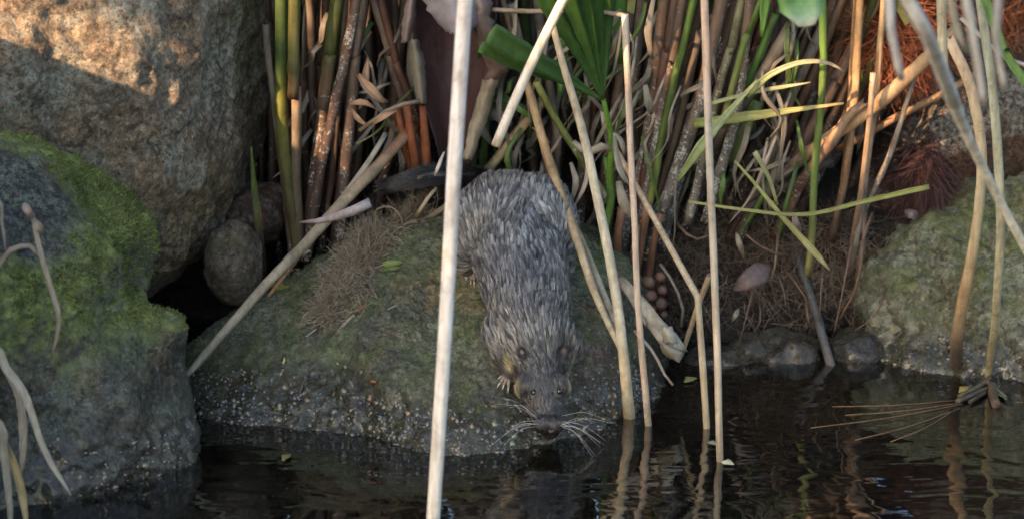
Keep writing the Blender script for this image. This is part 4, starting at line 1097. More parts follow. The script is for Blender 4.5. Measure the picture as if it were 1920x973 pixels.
# cluster of round buds
bud = tag(empty('bud_cluster', at(1225, 575, .2)), 'cluster of small round brown buds on the bank behind the pinkish stalk', 'buds')
for k, (bx, by, br) in enumerate([(1216, 530, 14), (1238, 520, 11), (1220, 556, 13), (1241, 545, 11), (1238, 570, 14), (1222, 580, 9), (1244, 590, 9)]):
    c = at(bx, by, .195 - .004 * (k % 3)); R_ = br * px
    V, F = [], []
    prof = [(0.02, .72), (.35, .80), (.6, .92), (.85, .78), (1, .3), (.9, -.3), (.5, -.8), (.02, -1)]
    for (rad, h) in prof:
        for a in np.linspace(0, 2 * np.pi, 12, endpoint=False):
            dvec = np.array([0.1, -.8, .55]); dvec /= np.linalg.norm(dvec)
            e1 = np.cross(dvec, [0, 0, 1.]); e1 /= np.linalg.norm(e1); e2 = np.cross(e1, dvec)
            V.append(c + R_ * (dvec * h * .9 + (e1 * math.cos(a) + e2 * math.sin(a)) * rad))
    for i in range(len(prof) - 1):
        for j in range(12):
            F.append((i * 12 + j, i * 12 + (j + 1) % 12, (i + 1) * 12 + (j + 1) % 12, (i + 1) * 12 + j))
    cc = np.tile(np.array([[.10 + .04 * random.random(), .06, .04, .2]]), (len(V), 1)); cc[:24, :3] = (.19, .13, .09)
    world_obj('bud', np.array(V), F, MAT['stalk'], bud, cols=cc)

# --- dead leaf on the root curtain
def broad_leaf(label, name, base_px, tip_px, Y0, Y1, w, stops, fold=.25, arch=.01, cat='leaf', hit=None):
    a, b = np.array(base_px, float), np.array(tip_px, float)
    pts = []
    for k, t in enumerate(np.linspace(0, 1, 5)):
        q = a * (1 - t) + b * t
        if hit is not None:
            p, n_ = hit.px(*q)
            p = p + n_ * (.0015 + .002 * math.sin(math.pi * t)) if p is not None else at(q[0], q[1], Y0 * (1 - t) + Y1 * t)
        else:
            p = at(q[0], q[1], Y0 * (1 - t) + Y1 * t - arch * math.sin(math.pi * t))
        pts.append(p)
    V, F, C = blade(pts, [(0, w * .08), (.12, w * .55), (.35, w), (.6, w * .85), (.85, w * .4), (1, w * .04)], stops, fold=fold, step=.003, seed=nseed())
    return tag(world_obj(name, V, F, MAT['leaf'], cols=C), label, cat)
broad_leaf('oval purple-brown dead leaf hanging from the root curtain', 'dead_leaf', (1446, 498), (1374, 545), .235, .225, 24 * px, [(0, (.13, .085, .07)), (.3, (.16, .115, .105)), (1, (.13, .09, .085))], fold=.15)
broad_leaf('small brown leaf hanging under the yellow-green runner', 'dead_leaf', (1488, 398), (1500, 450), .22, .225, 9 * px, [(0, (.2, .15, .12)), (1, (.16, .12, .1))])
broad_leaf('pale brown dead leaf caught at the top of the root curtain', 'dead_leaf', (1380, 435), (1395, 485), .235, .24, 6 * px, [(0, (.3, .24, .17)), (1, (.25, .19, .13))])
broad_leaf('little cream leaf scrap at the foot of the root curtain', 'dead_leaf', (1385, 578), (1372, 605), .24, .235, 5 * px, [(0, (.4, .33, .25)), (1, (.35, .3, .22))])
broad_leaf('dull lilac leaf scrap under the dark hanging fibre tuft', 'dead_leaf', (1695, 395), (1730, 410), .335, .34, 10 * px, [(0, (.24, .19, .19)), (1, (.28, .23, .23))])
broad_leaf('yellow-green leaf lying on the mossy rock under the long weathered stalk', 'fallen_leaf', (508, 545), (545, 537), .1, .1, 9 * px, [(0, (.3, .3, .07)), (1, (.26, .3, .07))], hit=MID)
broad_leaf('green leaf beside the fibre mat on the mossy rock', 'fallen_leaf', (715, 500), (758, 492), .1, .1, 7 * px, [(0, (.2, .26, .05)), (1, (.17, .24, .05))], hit=MID)
broad_leaf('olive leaf tucked under the green one beside the fibre mat', 'fallen_leaf', (718, 510), (756, 503), .1, .1, 5 * px, [(0, (.13, .17, .04)), (1, (.12, .15, .04))], hit=MID)
broad_leaf('pale grey leaf scrap by the yellow-green leaf on the mossy rock', 'fallen_leaf', (535, 515), (562, 508), .1, .1, 6 * px, [(0, (.35, .33, .26)), (1, (.35, .33, .26))], hit=MID)

# ================================================================== FIBRES, ROOTS, LITTER
def fib_cols(n, c0, c1, seed):
    lr = np.random.default_rng(seed)
    t = lr.random((n, 1)) ** 1.5
    c = np.array(c0) * (1 - t) + np.array(c1) * t
    return np.concatenate([c * (.7 + .6 * lr.random((n, 1))), np.zeros((n, 1))], 1)
def fibre_thing(name, label, cat, roots, dirs, L, w, curl, c0, c1, seed, seg=6, grav=0., kind='stuff'):
    n = len(roots)
    lr = np.random.default_rng(seed)
    V, F, C = strands(np.array(roots), np.array(dirs), L * (.4 + 1.0 * lr.random(n)), w * (.6 + .9 * lr.random(n)), curl, fib_cols(n, c0, c1, seed), seg=seg, seed=seed, grav=grav)
    o = world_obj(name, V, F, MAT['fibre'], cols=C)
    return tag(o, label, cat, kind=kind)
# fibre mat on the mossy rock
roots, dirs = [], []
mat_line = [(785, 385, 30), (745, 400, 38), (705, 450, 42), (670, 490, 38), (650, 540, 42), (615, 580, 28), (690, 430, 45), (720, 410, 40)]
while len(roots) < 9500:
    a = random.choice(mat_line)
    x, y = random.gauss(a[0], a[2] * .36), random.gauss(a[1], a[2] * .36)
    p, n_ = MID.px(x, y)
    if p is None:
        p, n_ = BANK.px(x, y)
        if p is None: continue
    lift = random.random() ** 2 * .009
    roots.append(p + n_ * lift)
    v = np.random.default_rng(len(roots)).standard_normal(3) + np.array([-.5, -.5, -.3])
    v -= n_ * v.dot(n_)
    dirs.append(v)
fibre_thing('fibre_mat', 'tangled brown mat of root fibres lying over the top of the mossy rock', 'fibres', roots, dirs, .020, .00030, .5, (.17, .13, .085), (.50, .41, .29), 5, seg=8)
# loop and twigs in the mat
for lab, q, r_, c_ in (('thin loop of root on the fibre mat', [(700, 420), (705, 395), (730, 388), (750, 405), (760, 440), (770, 455)], 2.2, (.34, .26, .17)),
        ('white twiglet at the lower end of the fibre mat', [(622, 572), (612, 590), (605, 608)], 2.2, (.42, .38, .29)),
        ('bleached twiglet on the moss below the fibre mat', [(595, 618), (586, 624), (577, 633)], 1.8, (.5, .46, .36)),
        ('pale pointed wood splinter below the fibre mat', [(665, 592), (648, 608), (631, 626)], 4, (.40, .32, .24)),
        ('reddish wood chip at the lower edge of the fibre mat', [(690, 568), (678, 580), (664, 588)], 3.5, (.25, .12, .07)),
        ('grey twiglet poking from the fibre mat', [(690, 525), (700, 545), (710, 562)], 3.5, (.24, .19, .16)),
        ('tiny straw bit on the moss beside the thick pale stalk', [(727, 583), (738, 578), (745, 574)], 1.8, (.5, .46, .33)),
        ('long hair-thin dark twig on the wet part of the mossy rock', [(562, 738), (570, 720), (582, 700)], 1.2, (.2, .15, .11)),
        ('yellow straw chip on the mossy rock', [(531, 684), (534, 676), (536, 670)], 3, (.6, .5, .22)),
        ('orange speck of wood on the mossy rock', [(697, 714), (703, 714), (708, 716)], 4, (.4, .18, .08))):
    pp = []
    for (x, y) in q:
        p, n_ = MID.px(x, y)
        pp.append((p + n_ * .002) if p is not None else at(x, y, .2))
    loose_stalk(lab, pp, [(0, r_ * px * .7), (.5, r_ * px), (1, r_ * px * .5)], [(0, c_), (1, c_)], sides=6, step=.002, name='twig', cat='twig')
loose_stalk('straw stalk end sticking out above the fibre mat', P([(818, 352, .2), (798, 378, .195), (780, 408, .2)]), [(0, 3 * px), (1, 5 * px)], [(0, (.45, .38, .25)), (1, (.4, .3, .18))], sides=7)

# root curtain on the bank
roots, dirs = [], []
while len(roots) < 4200:
    x, y = random.uniform(1180, 1640), random.triangular(370, 640, 430)
    p, n_ = BANK.px(x, y)
    if p is None: continue
    roots.append(p + n_ * random.uniform(-.004, .012))
    v = np.array([random.gauss(0, .8), random.gauss(-.3, .4), random.gauss(-.5, .6)])
    dirs.append(v)
fibre_thing('root_curtain', 'tangle of fine brown roots covering the bank beside the water', 'roots', roots, dirs, .04, .0003, .32, (.07, .05, .035), (.34, .26, .19), 8, grav=.12)
roots, dirs = [], []
while len(roots) < 1500:
    x, y = random.uniform(700, 1000), random.triangular(270, 400, 330)
    p, n_ = BANK.px(x, y)
    if p is None: continue
    roots.append(p + n_ * random.uniform(-.002, .01)); dirs.append(np.random.default_rng(len(roots)).standard_normal(3) + np.array([0, -.4, .2]))
fibre_thing('root_litter', 'dark fibrous root litter on the bank behind the rat', 'roots', roots, dirs, .03, .00026, .3, (.03, .02, .016), (.13, .10, .075), 9)
rts = [([(1460, 440), (1452, 500), (1442, 530)], 4), ([(1470, 505), (1500, 540), (1520, 575)], 2.5), ([(1455, 510), (1465, 545), (1468, 575)], 2.5), ([(1620, 400), (1615, 470), (1602, 540), (1570, 600)], 5), ([(1640, 400), (1622, 450), (1610, 520)], 3),
    ([(1415, 530), (1400, 590), (1388, 640)], 3), ([(1545, 500), (1540, 560), (1535, 600)], 3), ([(1600, 440), (1580, 540), (1565, 620)], 3), ([(1425, 560), (1428, 600), (1412, 625)], 2.5), ([(1660, 540), (1640, 590), (1600, 620)], 2.2), ([(1510, 560), (1512, 590), (1516, 612)], 4), ([(1480, 480), (1440, 470), (1400, 440)], 4), ([(1270, 420), (1300, 450), (1330, 440), (1360, 470)], 4)]
rb = tag(empty('root_bundle', at(1500, 640, .25)), 'hanging thicker roots dangling in front of the fine root tangle', 'roots')
for q, r_ in rts:
    V, F, C = tube([at(x, y, .245 - .02 * math.sin(i)) for i, (x, y) in enumerate(q)], [(0, r_ * px), (1, r_ * .4 * px)], [(0, (.13, .085, .055)), (1, (.2, .13, .09))], sides=6, seed=nseed(), bend=.004)
    world_obj('root', V, F, MAT['stalk'], rb, cols=C)

# red-brown fibre clump in the sun, and the dark tuft hanging below it
def tuft(name, label, centre, Y, rx, ry, n, L, c0, c1, seed, bias, grav, w=.0003, curl=.2):
    lr = np.random.default_rng(seed)
    roots, dirs = [], []
    for k in range(n):
        a, r_ = lr.uniform(0, 2 * math.pi), math.sqrt(lr.random())
        roots.append(at(centre[0] + rx * r_ * math.cos(a), centre[1] + ry * r_ * math.sin(a), Y + .05 * r_ * r_ + lr.normal() * .008))
        dirs.append(lr.standard_normal(3) + np.array(bias))
    return fibre_thing(name, label, 'fibres', roots, dirs, L, w, curl, c0, c1, seed, grav=grav)
tuft('fibre_clump', 'red-brown bristly fibre clump behind the upright tan stalks', (1670, 70), .34, 95, 85, 2600, .05, (.16, .045, .02), (.52, .19, .09), 41, (-.2, -.9, -.1), .05)
tuft('fibre_tuft', 'dark purplish fibre tuft hanging on the face of the dark boulder', (1735, 320), .335, 45, 70, 1700, .045, (.05, .028, .026), (.16, .085, .075), 42, (.1, -.35, -1.1), .12, w=.0003, curl=.12)
tuft('fibre_clump', 'reddish fibre strands at the top of the dark boulder beside the blurred stalks', (1880, 40), .44, 70, 60, 900, .05, (.10, .04, .025), (.28, .13, .07), 43, (0, -.9, 0), .05)

# left dry grass in front of the squat boulder
for lab, q, w, c_ in (('dry grass stem with a pale seed head drooping over the bright moss', [(60, 400, -.19), (75, 470, -.20), (95, 540, -.20), (110, 600, -.20), (97, 668, -.20)], 5, (.36, .30, .22)),
        ('withered grass leaf crossing below the seed head', [(-230, 410, -0.2), (-30, 500, -.2), (20, 470, -.2), (55, 462, -.2), (80, 490, -.2)], 7, (.33, .27, .2)),
        ('thin dry stem at the edge of the squat boulder\'s dark patch', [(-220, 270, -0.2), (-20, 360, -.2), (3, 420, -.2), (10, 470, -.2)], 4, (.33, .29, .22)),
        ('long dry grass leaf bent over, its tip at the water', [(-225, 550, -0.24), (-25, 640, -.24), (10, 690, -.24), (45, 740, -.245), (85, 850, -.25), (133, 928, -.25)], 8, (.47, .40, .29)),
        ('short dry grass leaf curving down behind the bent one', [(10, 690, -.23), (35, 740, -.23), (42, 820, -.23), (38, 895, -.23)], 8, (.45, .38, .28)),
        ('pale dry leaf hanging at the boulder\'s foot', [(-220, 690, -0.25), (-20, 780, -.25), (5, 850, -.25), (15, 930, -.25), (20, 1000, -.25)], 9, (.42, .36, .26)),
        ('yellowish dry leaf dipping into the water at the boulder\'s foot', [(10, 830, -.24), (35, 900, -.24), (50, 990, -.25)], 8, (.40, .29, .13))):
    leaf_thing(lab, q, [(0, w * .8 * px), (.6, w * px), (.9, w * .7 * px), (1, w * .2 * px)], [(0, c_), (.5, tuple(x * 1.1 for x in c_)), (1, c_)], fold=.5, name='dry_grass', cat='grass', twist=.8)
for k, (x, y) in enumerate([(52, 395), (72, 425)]):
    broad_leaf(('pale husk at the top of the drooping grass stem', 'brown husk lower on the drooping grass stem')[k], 'seed_husk', (x - 8, y - 14), (x + 10, y + 16), -.195, -.195, 7 * px, [(0, (.40, .33, .24)), (1, (.35, .27, .2))], fold=.6, cat='husk')

# floating things
raft = tag(empty('plant_raft', atz(1850, 725)), 'small floating raft of broken reed ends and brown needles at the pale stalk\'s foot', 'raft')
for q, r_, c_ in (([(1856, 708), (1835, 725), (1800, 742)], 5, (.2, .16, .1)), ([(1860, 722), (1862, 742), (1868, 758)], 9, (.17, .12, .08)), ([(1845, 712), (1875, 735), (1885, 745)], 4, (.25, .2, .12)), ([(1850, 728), (1815, 744), (1795, 752)], 5, (.15, .12, .08)), ([(1848, 735), (1820, 752)], 4, (.12, .1, .07))):
    V, F, C = tube([atz(x, y, .003) for x, y in q], r_ * px, [(0, c_), (1, tuple(v * .8 for v in c_))], sides=8, seed=nseed(), jag0=.003, jag1=.003, step=.004)
    world_obj('reed_end', V, F, MAT['stalk'], raft, cols=C)
for (x0, y0), (x1, y1) in (((1800, 755), (1585, 778)), ((1805, 757), (1520, 802)), ((1800, 765), (1603, 825)), ((1790, 768), (1670, 828)), ((1795, 750), (1560, 762))):
    V, F, C = tube([atz(x0, y0, .0008), atz((x0 + x1) / 2 + 6, (y0 + y1) / 2 + 3, .0004), atz(x1, y1, .0)], 1.3 * px, [(0, (.17, .115, .06)), (1, (.21, .125, .055))], sides=5, seed=nseed())
    world_obj('needle', V, F, MAT['stalk'], raft, cols=C)
def floater(label, q, w, c_, z=.002, cat='leaf', name='floating_leaf'):
    pts = [atz(x, y, z) for x, y in q]
    pts = [pts[0], (pts[0] + pts[1]) / 2 + np.array([0, 0, .001]), pts[1]]
    V, F, C = blade(pts, [(0, w * .1 * px), (.4, w * px), (1, w * .15 * px)], [(0, c_), (1, c_)], fold=.2, step=.002, up=(0, -.3, 1), seed=nseed())
    return tag(world_obj(name, V, F, MAT['leaf'], cols=C), label, cat)
floater('yellow floating leaf beside the raft of reed ends', [(1798, 735), (1820, 724)], 9, (.5, .36, .1))
floater('bright green leaf scrap floating beside the raft of reed ends', [(1866, 735), (1888, 748)], 8, (.12, .3, .14))
floater('small yellow-green leaf floating at the edge of the bank', [(1283, 716), (1306, 708)], 10, (.42, .42, .13))
floater('cream petal floating at the foot of the long straight stalk', [(1352, 866), (1376, 870)], 9, (.6, .55, .38))
floater('pale petal floating near the kinked stalk', [(1326, 828), (1345, 834)], 7, (.33, .34, .24))
floater('small yellow leaf scrap floating before the mossy rock', [(530, 862), (545, 850)], 9, (.3, .25, .1))
floater('upright cream chip at the rat\'s whiskers', [(1095, 806), (1097, 785)], 9, (.6, .5, .36), z=.004)

# moss tufts on the squat boulder
def moss_tufts(V, F, n, label, keep, c0, c1, L, seed, parent):
    lr = np.random.default_rng(seed)
    A = V[F]
    nrm = np.cross(A[:, 1] - A[:, 0], A[:, 2] - A[:, 0]); ar = np.linalg.norm(nrm, axis=1); nrm /= ar[:, None] + 1e-12
    idx = lr.choice(len(F), n * 4, p=ar / ar.sum())
    b = lr.random((n * 4, 2)); fl = b.sum(1) > 1; b[fl] = 1 - b[fl]
    pts = A[idx, 0] + (A[idx, 1] - A[idx, 0]) * b[:, :1] + (A[idx, 2] - A[idx, 0]) * b[:, 1:]
    nn = nrm[idx]
    m = keep(pts, nn)
    pts, nn = pts[m][:n], nn[m][:n]
    k = len(pts)
    d = nn + lr.standard_normal((k, 3)) * .5 + np.array([0, 0, .3])
    t = np.clip(fbm(pts, 45, 3, .6, seed) * .8 + .5, 0, 1)[:, None]
    c = (np.array(c0) * (1 - t) + np.array(c1) * t) * (.7 + .6 * lr.random((k, 1)))
    Vs, Fs, Cs = strands(pts, d, L * (.5 + lr.random(k)), .0007 * (.6 + .8 * lr.random(k)), .15, np.concatenate([c, np.zeros((k, 1))], 1), seg=2, seed=seed)
    o = world_obj('moss', Vs, Fs, MAT['fibre'], parent, cols=Cs)
    o['kind'] = 'stuff'
    o['label'] = label
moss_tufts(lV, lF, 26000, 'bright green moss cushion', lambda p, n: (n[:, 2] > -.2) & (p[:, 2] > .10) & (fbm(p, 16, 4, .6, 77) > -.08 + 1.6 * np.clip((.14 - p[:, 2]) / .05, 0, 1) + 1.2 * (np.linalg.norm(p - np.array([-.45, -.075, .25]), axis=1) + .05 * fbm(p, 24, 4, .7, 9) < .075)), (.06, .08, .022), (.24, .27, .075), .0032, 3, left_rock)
moss_tufts(mV, mF, 9000, 'short dull green moss film', lambda p, n: (n[:, 2] > .25) & (p[:, 2] > .03) & (fbm(p, 20, 4, .6, 78) > .05), (.07, .085, .035), (.17, .195, .08), .0018, 4, mid_rock)

# wet grit and little pebbles stuck along the water line
def grit_material():
    M = Mat('wet_grit')
    c, a = M.attr()
    M.p('Base Color', c)
    M.p('Roughness', .08)
    M.p('Specular IOR Level', 1.0)
    M.p('Coat Weight', 1.0)
    M.p('Coat Roughness', .05)
    M.p('Coat IOR', 1.6)
    M.p('Normal', M.bump(M.noise(500, 4, .7), .7, .002))
    return M.m
MAT['grit'] = grit_material()
def grit(V, F, n, parent, keep, label, seed, r0=.0012, r1=.0046):
    lr = np.random.default_rng(seed)
    A = V[F]
    nrm = np.cross(A[:, 1] - A[:, 0], A[:, 2] - A[:, 0]); ar = np.linalg.norm(nrm, axis=1); nrm /= ar[:, None] + 1e-12
    ce = A.mean(1)
    ok = keep(ce, nrm)
    w = ar * ok
    idx = lr.choice(len(F), n, p=w / w.sum())
    iv, if_ = ico(1)
    P_, nn = ce[idx], nrm[idx]
    r = (r0 + (r1 - r0) * lr.random(n) ** 2.2)
    sq = lr.uniform(.55, 1.2, (n, 1, 3))
    GV = P_[:, None] + iv[None] * r[:, None, None] * sq * (1 + .25 * lr.standard_normal((n, len(iv), 1)))
    GV -= nn[:, None] * (r * .6)[:, None, None]
    GF = (if_[None] + (np.arange(n) * len(iv))[:, None, None]).reshape(-1, 3)
    pal = np.array([(.12, .12, .10), (.20, .16, .09), (.07, .075, .08), (.30, .19, .06), (.17, .19, .06), (.28, .24, .18), (.16, .10, .05)])
    c = pal[lr.integers(0, len(pal), n)] * lr.uniform(.25, .7, (n, 1))
    C = np.repeat(np.concatenate([c, np.zeros((n, 1))], 1), len(iv), 0)
    o = world_obj('grit', GV.reshape(-1, 3), GF, MAT['grit'], parent, cols=C)
    o['kind'] = 'stuff'; o['label'] = label
grit(mV, mF, 3000, mid_rock, lambda p, n: (p[:, 1] < .16) * (p[:, 2] > -.012) * np.clip((.046 + .03 * fbm(p, 22, 4, .6, 91) - p[:, 2]) / .03, 0, 1), 'wet glinting grit along the water line', 61)
grit(lV, lF, 900, left_rock, lambda p, n: (p[:, 1] < .02) * (p[:, 2] > -.012) * np.clip((.055 + .04 * fbm(p, 22, 4, .6, 92) - p[:, 2]) / .04, 0, 1), 'wet dark grit along the water line', 62)
grit(rV, rF, 700, right_rock, lambda p, n: (p[:, 1] < .3) * (p[:, 2] > -.012) * np.clip((.03 + .02 * fbm(p, 22, 4, .6, 93) - p[:, 2]) / .02, 0, 1), 'wet grit along the water line', 63)

# ================================================================== THE WATER RAT
import bmesh
VIEW = np.array([0, CP, -SP])
prof = [(952, 372, 62), (962, 400, 92), (968, 450, 101), (978, 500, 95), (987, 550, 87), (991, 600, 79), (993, 640, 69), (1002, 672, 55), (1010, 700, 49), (1018, 735, 46), (1024, 768, 36), (1029, 792, 27), (1031, 806, 21)]
Pc = np.array(prof, float)
Pc[:, 2] -= np.interp(Pc[:, 1], [380, 640, 700, 800], [12, 11, 5, 2])
ts = np.linspace(0, len(prof) - 1, 60)
spx = np.stack([np.interp(ts, range(len(prof)), Pc[:, k]) for k in range(3)], 1)
cent = []
for x, y, r_ in spx:
    p, n_ = MID.px(x, max(y, 425))
    Yr = p[1] if p is not None else .2
    if y < 425: Yr = .235 + (425 - y) * .0006
    if y > 770: Yr = min(Yr, .0)
    cent.append((Yr, r_ * MM))
Yc = np.array([c[0] for c in cent])
Yc = np.convolve(np.pad(Yc, 6, mode='edge'), np.ones(13) / 13, 'valid')
Rr = np.array([c[1] for c in cent])
spine = np.array([at(spx[i, 0], spx[i, 1], Yc[i] - Rr[i] * .95) for i in range(60)])
# keep the muzzle just above the water
SQ = .84
ndir = np.array([0, -.55, .83]); ndir /= np.linalg.norm(ndir)
bmr = bmesh.new()
def ball(c, r, sq=1.0, ax=None):
    ret = bmesh.ops.create_icosphere(bmr, subdivisions=3, radius=1.0)
    for v in ret['verts']:
        q = np.array(v.co)
        if ax is not None:
            a = np.array(ax) / np.linalg.norm(ax)
            q = q + a * q.dot(a) * (sq - 1)
        v.co = Vector(np.array(c) + q * r)
for i in range(60):
    ball(spine[i], Rr[i], SQ, ndir)
def chain(pts, rads, n=10):
    C = catmull(pts, n)
    for i, c in enumerate(C):
        ball(c, np.interp(i / (n - 1), np.linspace(0, 1, len(rads)), rads))
def surf(x, y, off):
    p, n_ = MID.px(x, y)
    return p + n_ * off if p is not None else at(x, y, .2)
# haunches, hind feet, forelegs
chain([at(935, 400, .19), at(905, 425, .17), at(894, 468, .155)], [.036, .032, .022])
chain([at(1005, 400, .19), at(1022, 425, .17), at(1035, 470, .15)], [.034, .028, .018])
chain([at(885, 465, .155), surf(890, 500, .012), surf(888, 512, .006)], [.018, .011, .006])
chain([at(1035, 470, .15), surf(1045, 505, .012), surf(1052, 520, .006)], [.018, .011, .006])
chain([at(955, 630, .06), surf(950, 670, .014), surf(953, 700, .008), surf(952, 708, .006)], [.022, .014, .009, .006])
chain([at(1035, 640, .06), surf(1045, 680, .014), surf(1050, 705, .008)], [.02, .012, .006])
# cheeks, snout pads, brow ridges
for sx in (-1, 1):
    ball(at(1018 + sx * 26, 728, Yc[40] - .035), .0125)
    ball(at(1029 + sx * 12, 797, float(Yc[56] - .021)), .0085)
me0 = bpy.data.meshes.new('rat_raw')
bmr.to_mesh(me0); bmr.free()
raw = bpy.data.objects.new('rat_raw', me0)
COL.objects.link(raw)
md = raw.modifiers.new('r', 'REMESH'); md.mode = 'VOXEL'; md.voxel_size = .0022
sm = raw.modifiers.new('s', 'SMOOTH'); sm.iterations = 12; sm.factor = .5
bpy.context.view_layer.update()
dg = bpy.context.evaluated_depsgraph_get()
rat_me = bpy.data.meshes.new_from_object(raw.evaluated_get(dg))
bpy.data.objects.remove(raw)
bpy.data.meshes.remove(me0)
nv_ = len(rat_me.vertices)
RV = np.zeros(nv_ * 3, np.float32); rat_me.vertices.foreach_get('co', RV); RV = RV.reshape(-1, 3).astype(float)
rat_me.calc_loop_triangles()
RF = np.zeros(len(rat_me.loop_triangles) * 3, np.int32); rat_me.loop_triangles.foreach_get('vertices', RF); RF = RF.reshape(-1, 3)
rat_root = tag(empty('water_rat', (float(RV[:, 0].mean()), float(RV[:, 1].mean()), float(RV[:, 2].min()))), 'wet grey-brown water rat climbing down the mossy rock to drink', 'rat')
ratloc = np.array(rat_root.location)
SK = np.tile(np.array([[.05, .04, .032, 0.]]), (len(RV), 1))
body = world_obj('body', RV, RF, MAT['skin'], rat_root, cols=SK)
RAT = Hit(RV, RF)
# fur
lr = np.random.default_rng(99)
A = RV[RF]
nrm = np.cross(A[:, 1] - A[:, 0], A[:, 2] - A[:, 0]); ar = np.linalg.norm(nrm, axis=1); nrm /= ar[:, None] + 1e-12
NF = 190000
idx = lr.choice(len(RF), NF, p=ar / ar.sum())
b = lr.random((NF, 2)); fl = b.sum(1) > 1; b[fl] = 1 - b[fl]
hp = A[idx, 0] + (A[idx, 1] - A[idx, 0]) * b[:, :1] + (A[idx, 2] - A[idx, 0]) * b[:, 1:]
hn = nrm[idx]
vis = (hn @ -VIEW) > -.45
hp, hn = hp[vis], hn[vis]
pp = proj(hp)
NF = len(hp)
# flow: from the nose back over the body
d2 = ((hp[:, None, :] - spine[None, ::3, :]) ** 2).sum(2)
si = np.argmin(d2, 1) * 3
tang = np.gradient(spine, axis=0); tang /= np.linalg.norm(tang, axis=1)[:, None]
flow = -tang[si]
headness = np.clip((pp[:, 1] - 640) / 60, 0, 1)
muzz = np.clip((pp[:, 1] - 745) / 40, 0, 1)
length = (.0125 * (1 - headness) + .0055 * headness) * (1 - muzz) + .0022 * muzz
sway = np.stack([fbm(hp, 30, 2, .5, 5), fbm(hp, 30, 2, .5, 6), fbm(hp, 30, 2, .5, 7)], 1)
fd = flow + sway * .55 + lr.standard_normal((NF, 3)) * .10
fd -= hn * (fd * hn).sum(1)[:, None]
fd /= np.linalg.norm(fd, axis=1)[:, None] + 1e-9
lift = (.18 + .24 * lr.random(NF))[:, None] * (1 - .6 * headness[:, None])
d0 = fd + hn * lift; d0 /= np.linalg.norm(d0, axis=1)[:, None]
tipp = hp + d0 * (length * (.7 + .6 * lr.random(NF)))[:, None]
# clumping of the wet tips
NCL = 6500
ci = lr.choice(NF, NCL, replace=False)
kd = KDTree(NCL)
for k, i in enumerate(ci): kd.insert(Vector(hp[i]), k)
kd.balance()
own = np.array([kd.find(Vector(q))[1] for q in hp])
ctip = tipp[ci] + fd[ci] * .002
ck = (.62 - .35 * headness)[:, None]
tipp = tipp * (1 - ck) + ctip[own] * ck
midp = (hp + tipp) * .5 + hn * (length * .16)[:, None]
wid = .00017 * (1 - .45 * headness) * (.7 + .6 * lr.random(NF))
side = np.cross(tipp - hp, hn + lr.standard_normal((NF, 3)) * .5); side /= np.linalg.norm(side, axis=1)[:, None] + 1e-12
HV = np.stack([hp - side * wid[:, None], hp + side * wid[:, None], midp + side * wid[:, None] * .9, midp - side * wid[:, None] * .9, tipp + side * wid[:, None] * .25, tipp - side * wid[:, None] * .25], 1).reshape(-1, 3)
base_ = np.arange(NF) * 6
HF = np.concatenate([np.stack([base_, base_ + 1, base_ + 2, base_ + 3], 1), np.stack([base_ + 3, base_ + 2, base_ + 4, base_ + 5], 1)])
tone = (.16 + 1.55 * lr.random(NCL) ** 1.5)[own] * (.75 + .5 * lr.random(NF))
tipc = np.array([.36, .325, .28])[None] * tone[:, None]
pal = lr.random(NF) < .12
tipc[pal] *= 1.7
sky_sheen = np.exp(-(((pp - np.array([1015, 440])) / np.array([70, 110])) ** 2).sum(1))[:, None]
tipc = tipc * (1 - sky_sheen) + tipc * np.array([.95, 1.1, 1.3]) * sky_sheen  # blue sky sheen on the back, painted into the fur tip colour
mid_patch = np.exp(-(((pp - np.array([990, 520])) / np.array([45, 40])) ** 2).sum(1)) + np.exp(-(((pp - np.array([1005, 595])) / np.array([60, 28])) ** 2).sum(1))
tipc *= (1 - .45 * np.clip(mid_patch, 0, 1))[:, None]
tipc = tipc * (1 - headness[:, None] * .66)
# pale yellow cheeks and belly edge
ch = np.maximum(np.exp(-(((pp - np.array([970, 746])) / np.array([6, 24])) ** 2).sum(1)), np.exp(-(((pp - np.array([1068, 724])) / np.array([5, 26])) ** 2).sum(1)))
ch = np.maximum(ch, np.exp(-(((pp - np.array([958, 688])) / np.array([7, 12])) ** 2).sum(1)))
ch = np.clip(ch * 1.6, 0, 1)[:, None]
tipc = tipc * (1 - ch) + np.array([.60, .47, .26]) * ch
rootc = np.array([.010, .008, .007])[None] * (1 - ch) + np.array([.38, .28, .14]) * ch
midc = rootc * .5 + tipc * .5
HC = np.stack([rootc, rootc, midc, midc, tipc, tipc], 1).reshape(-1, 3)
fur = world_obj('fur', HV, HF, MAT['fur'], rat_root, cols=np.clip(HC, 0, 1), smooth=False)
fur['kind'] = 'stuff'
fur['label'] = 'wet clumped grey-brown fur'
# tail
tp = [at(925, 352, .235), at(895, 336, .22), at(850, 326, .205), at(800, 330, .20), at(755, 342, .205), at(715, 350, .22)]
V, F, C = tube(tp, [(0, .012), (.15, .0095), (.6, .0075), (1, .004)], [(0, (.02, .017, .015)), (1, (.014, .012, .011))], sides=12, step=.006, seed=5)
tail = world_obj('tail', V, F, MAT['fur'], rat_root, cols=C)
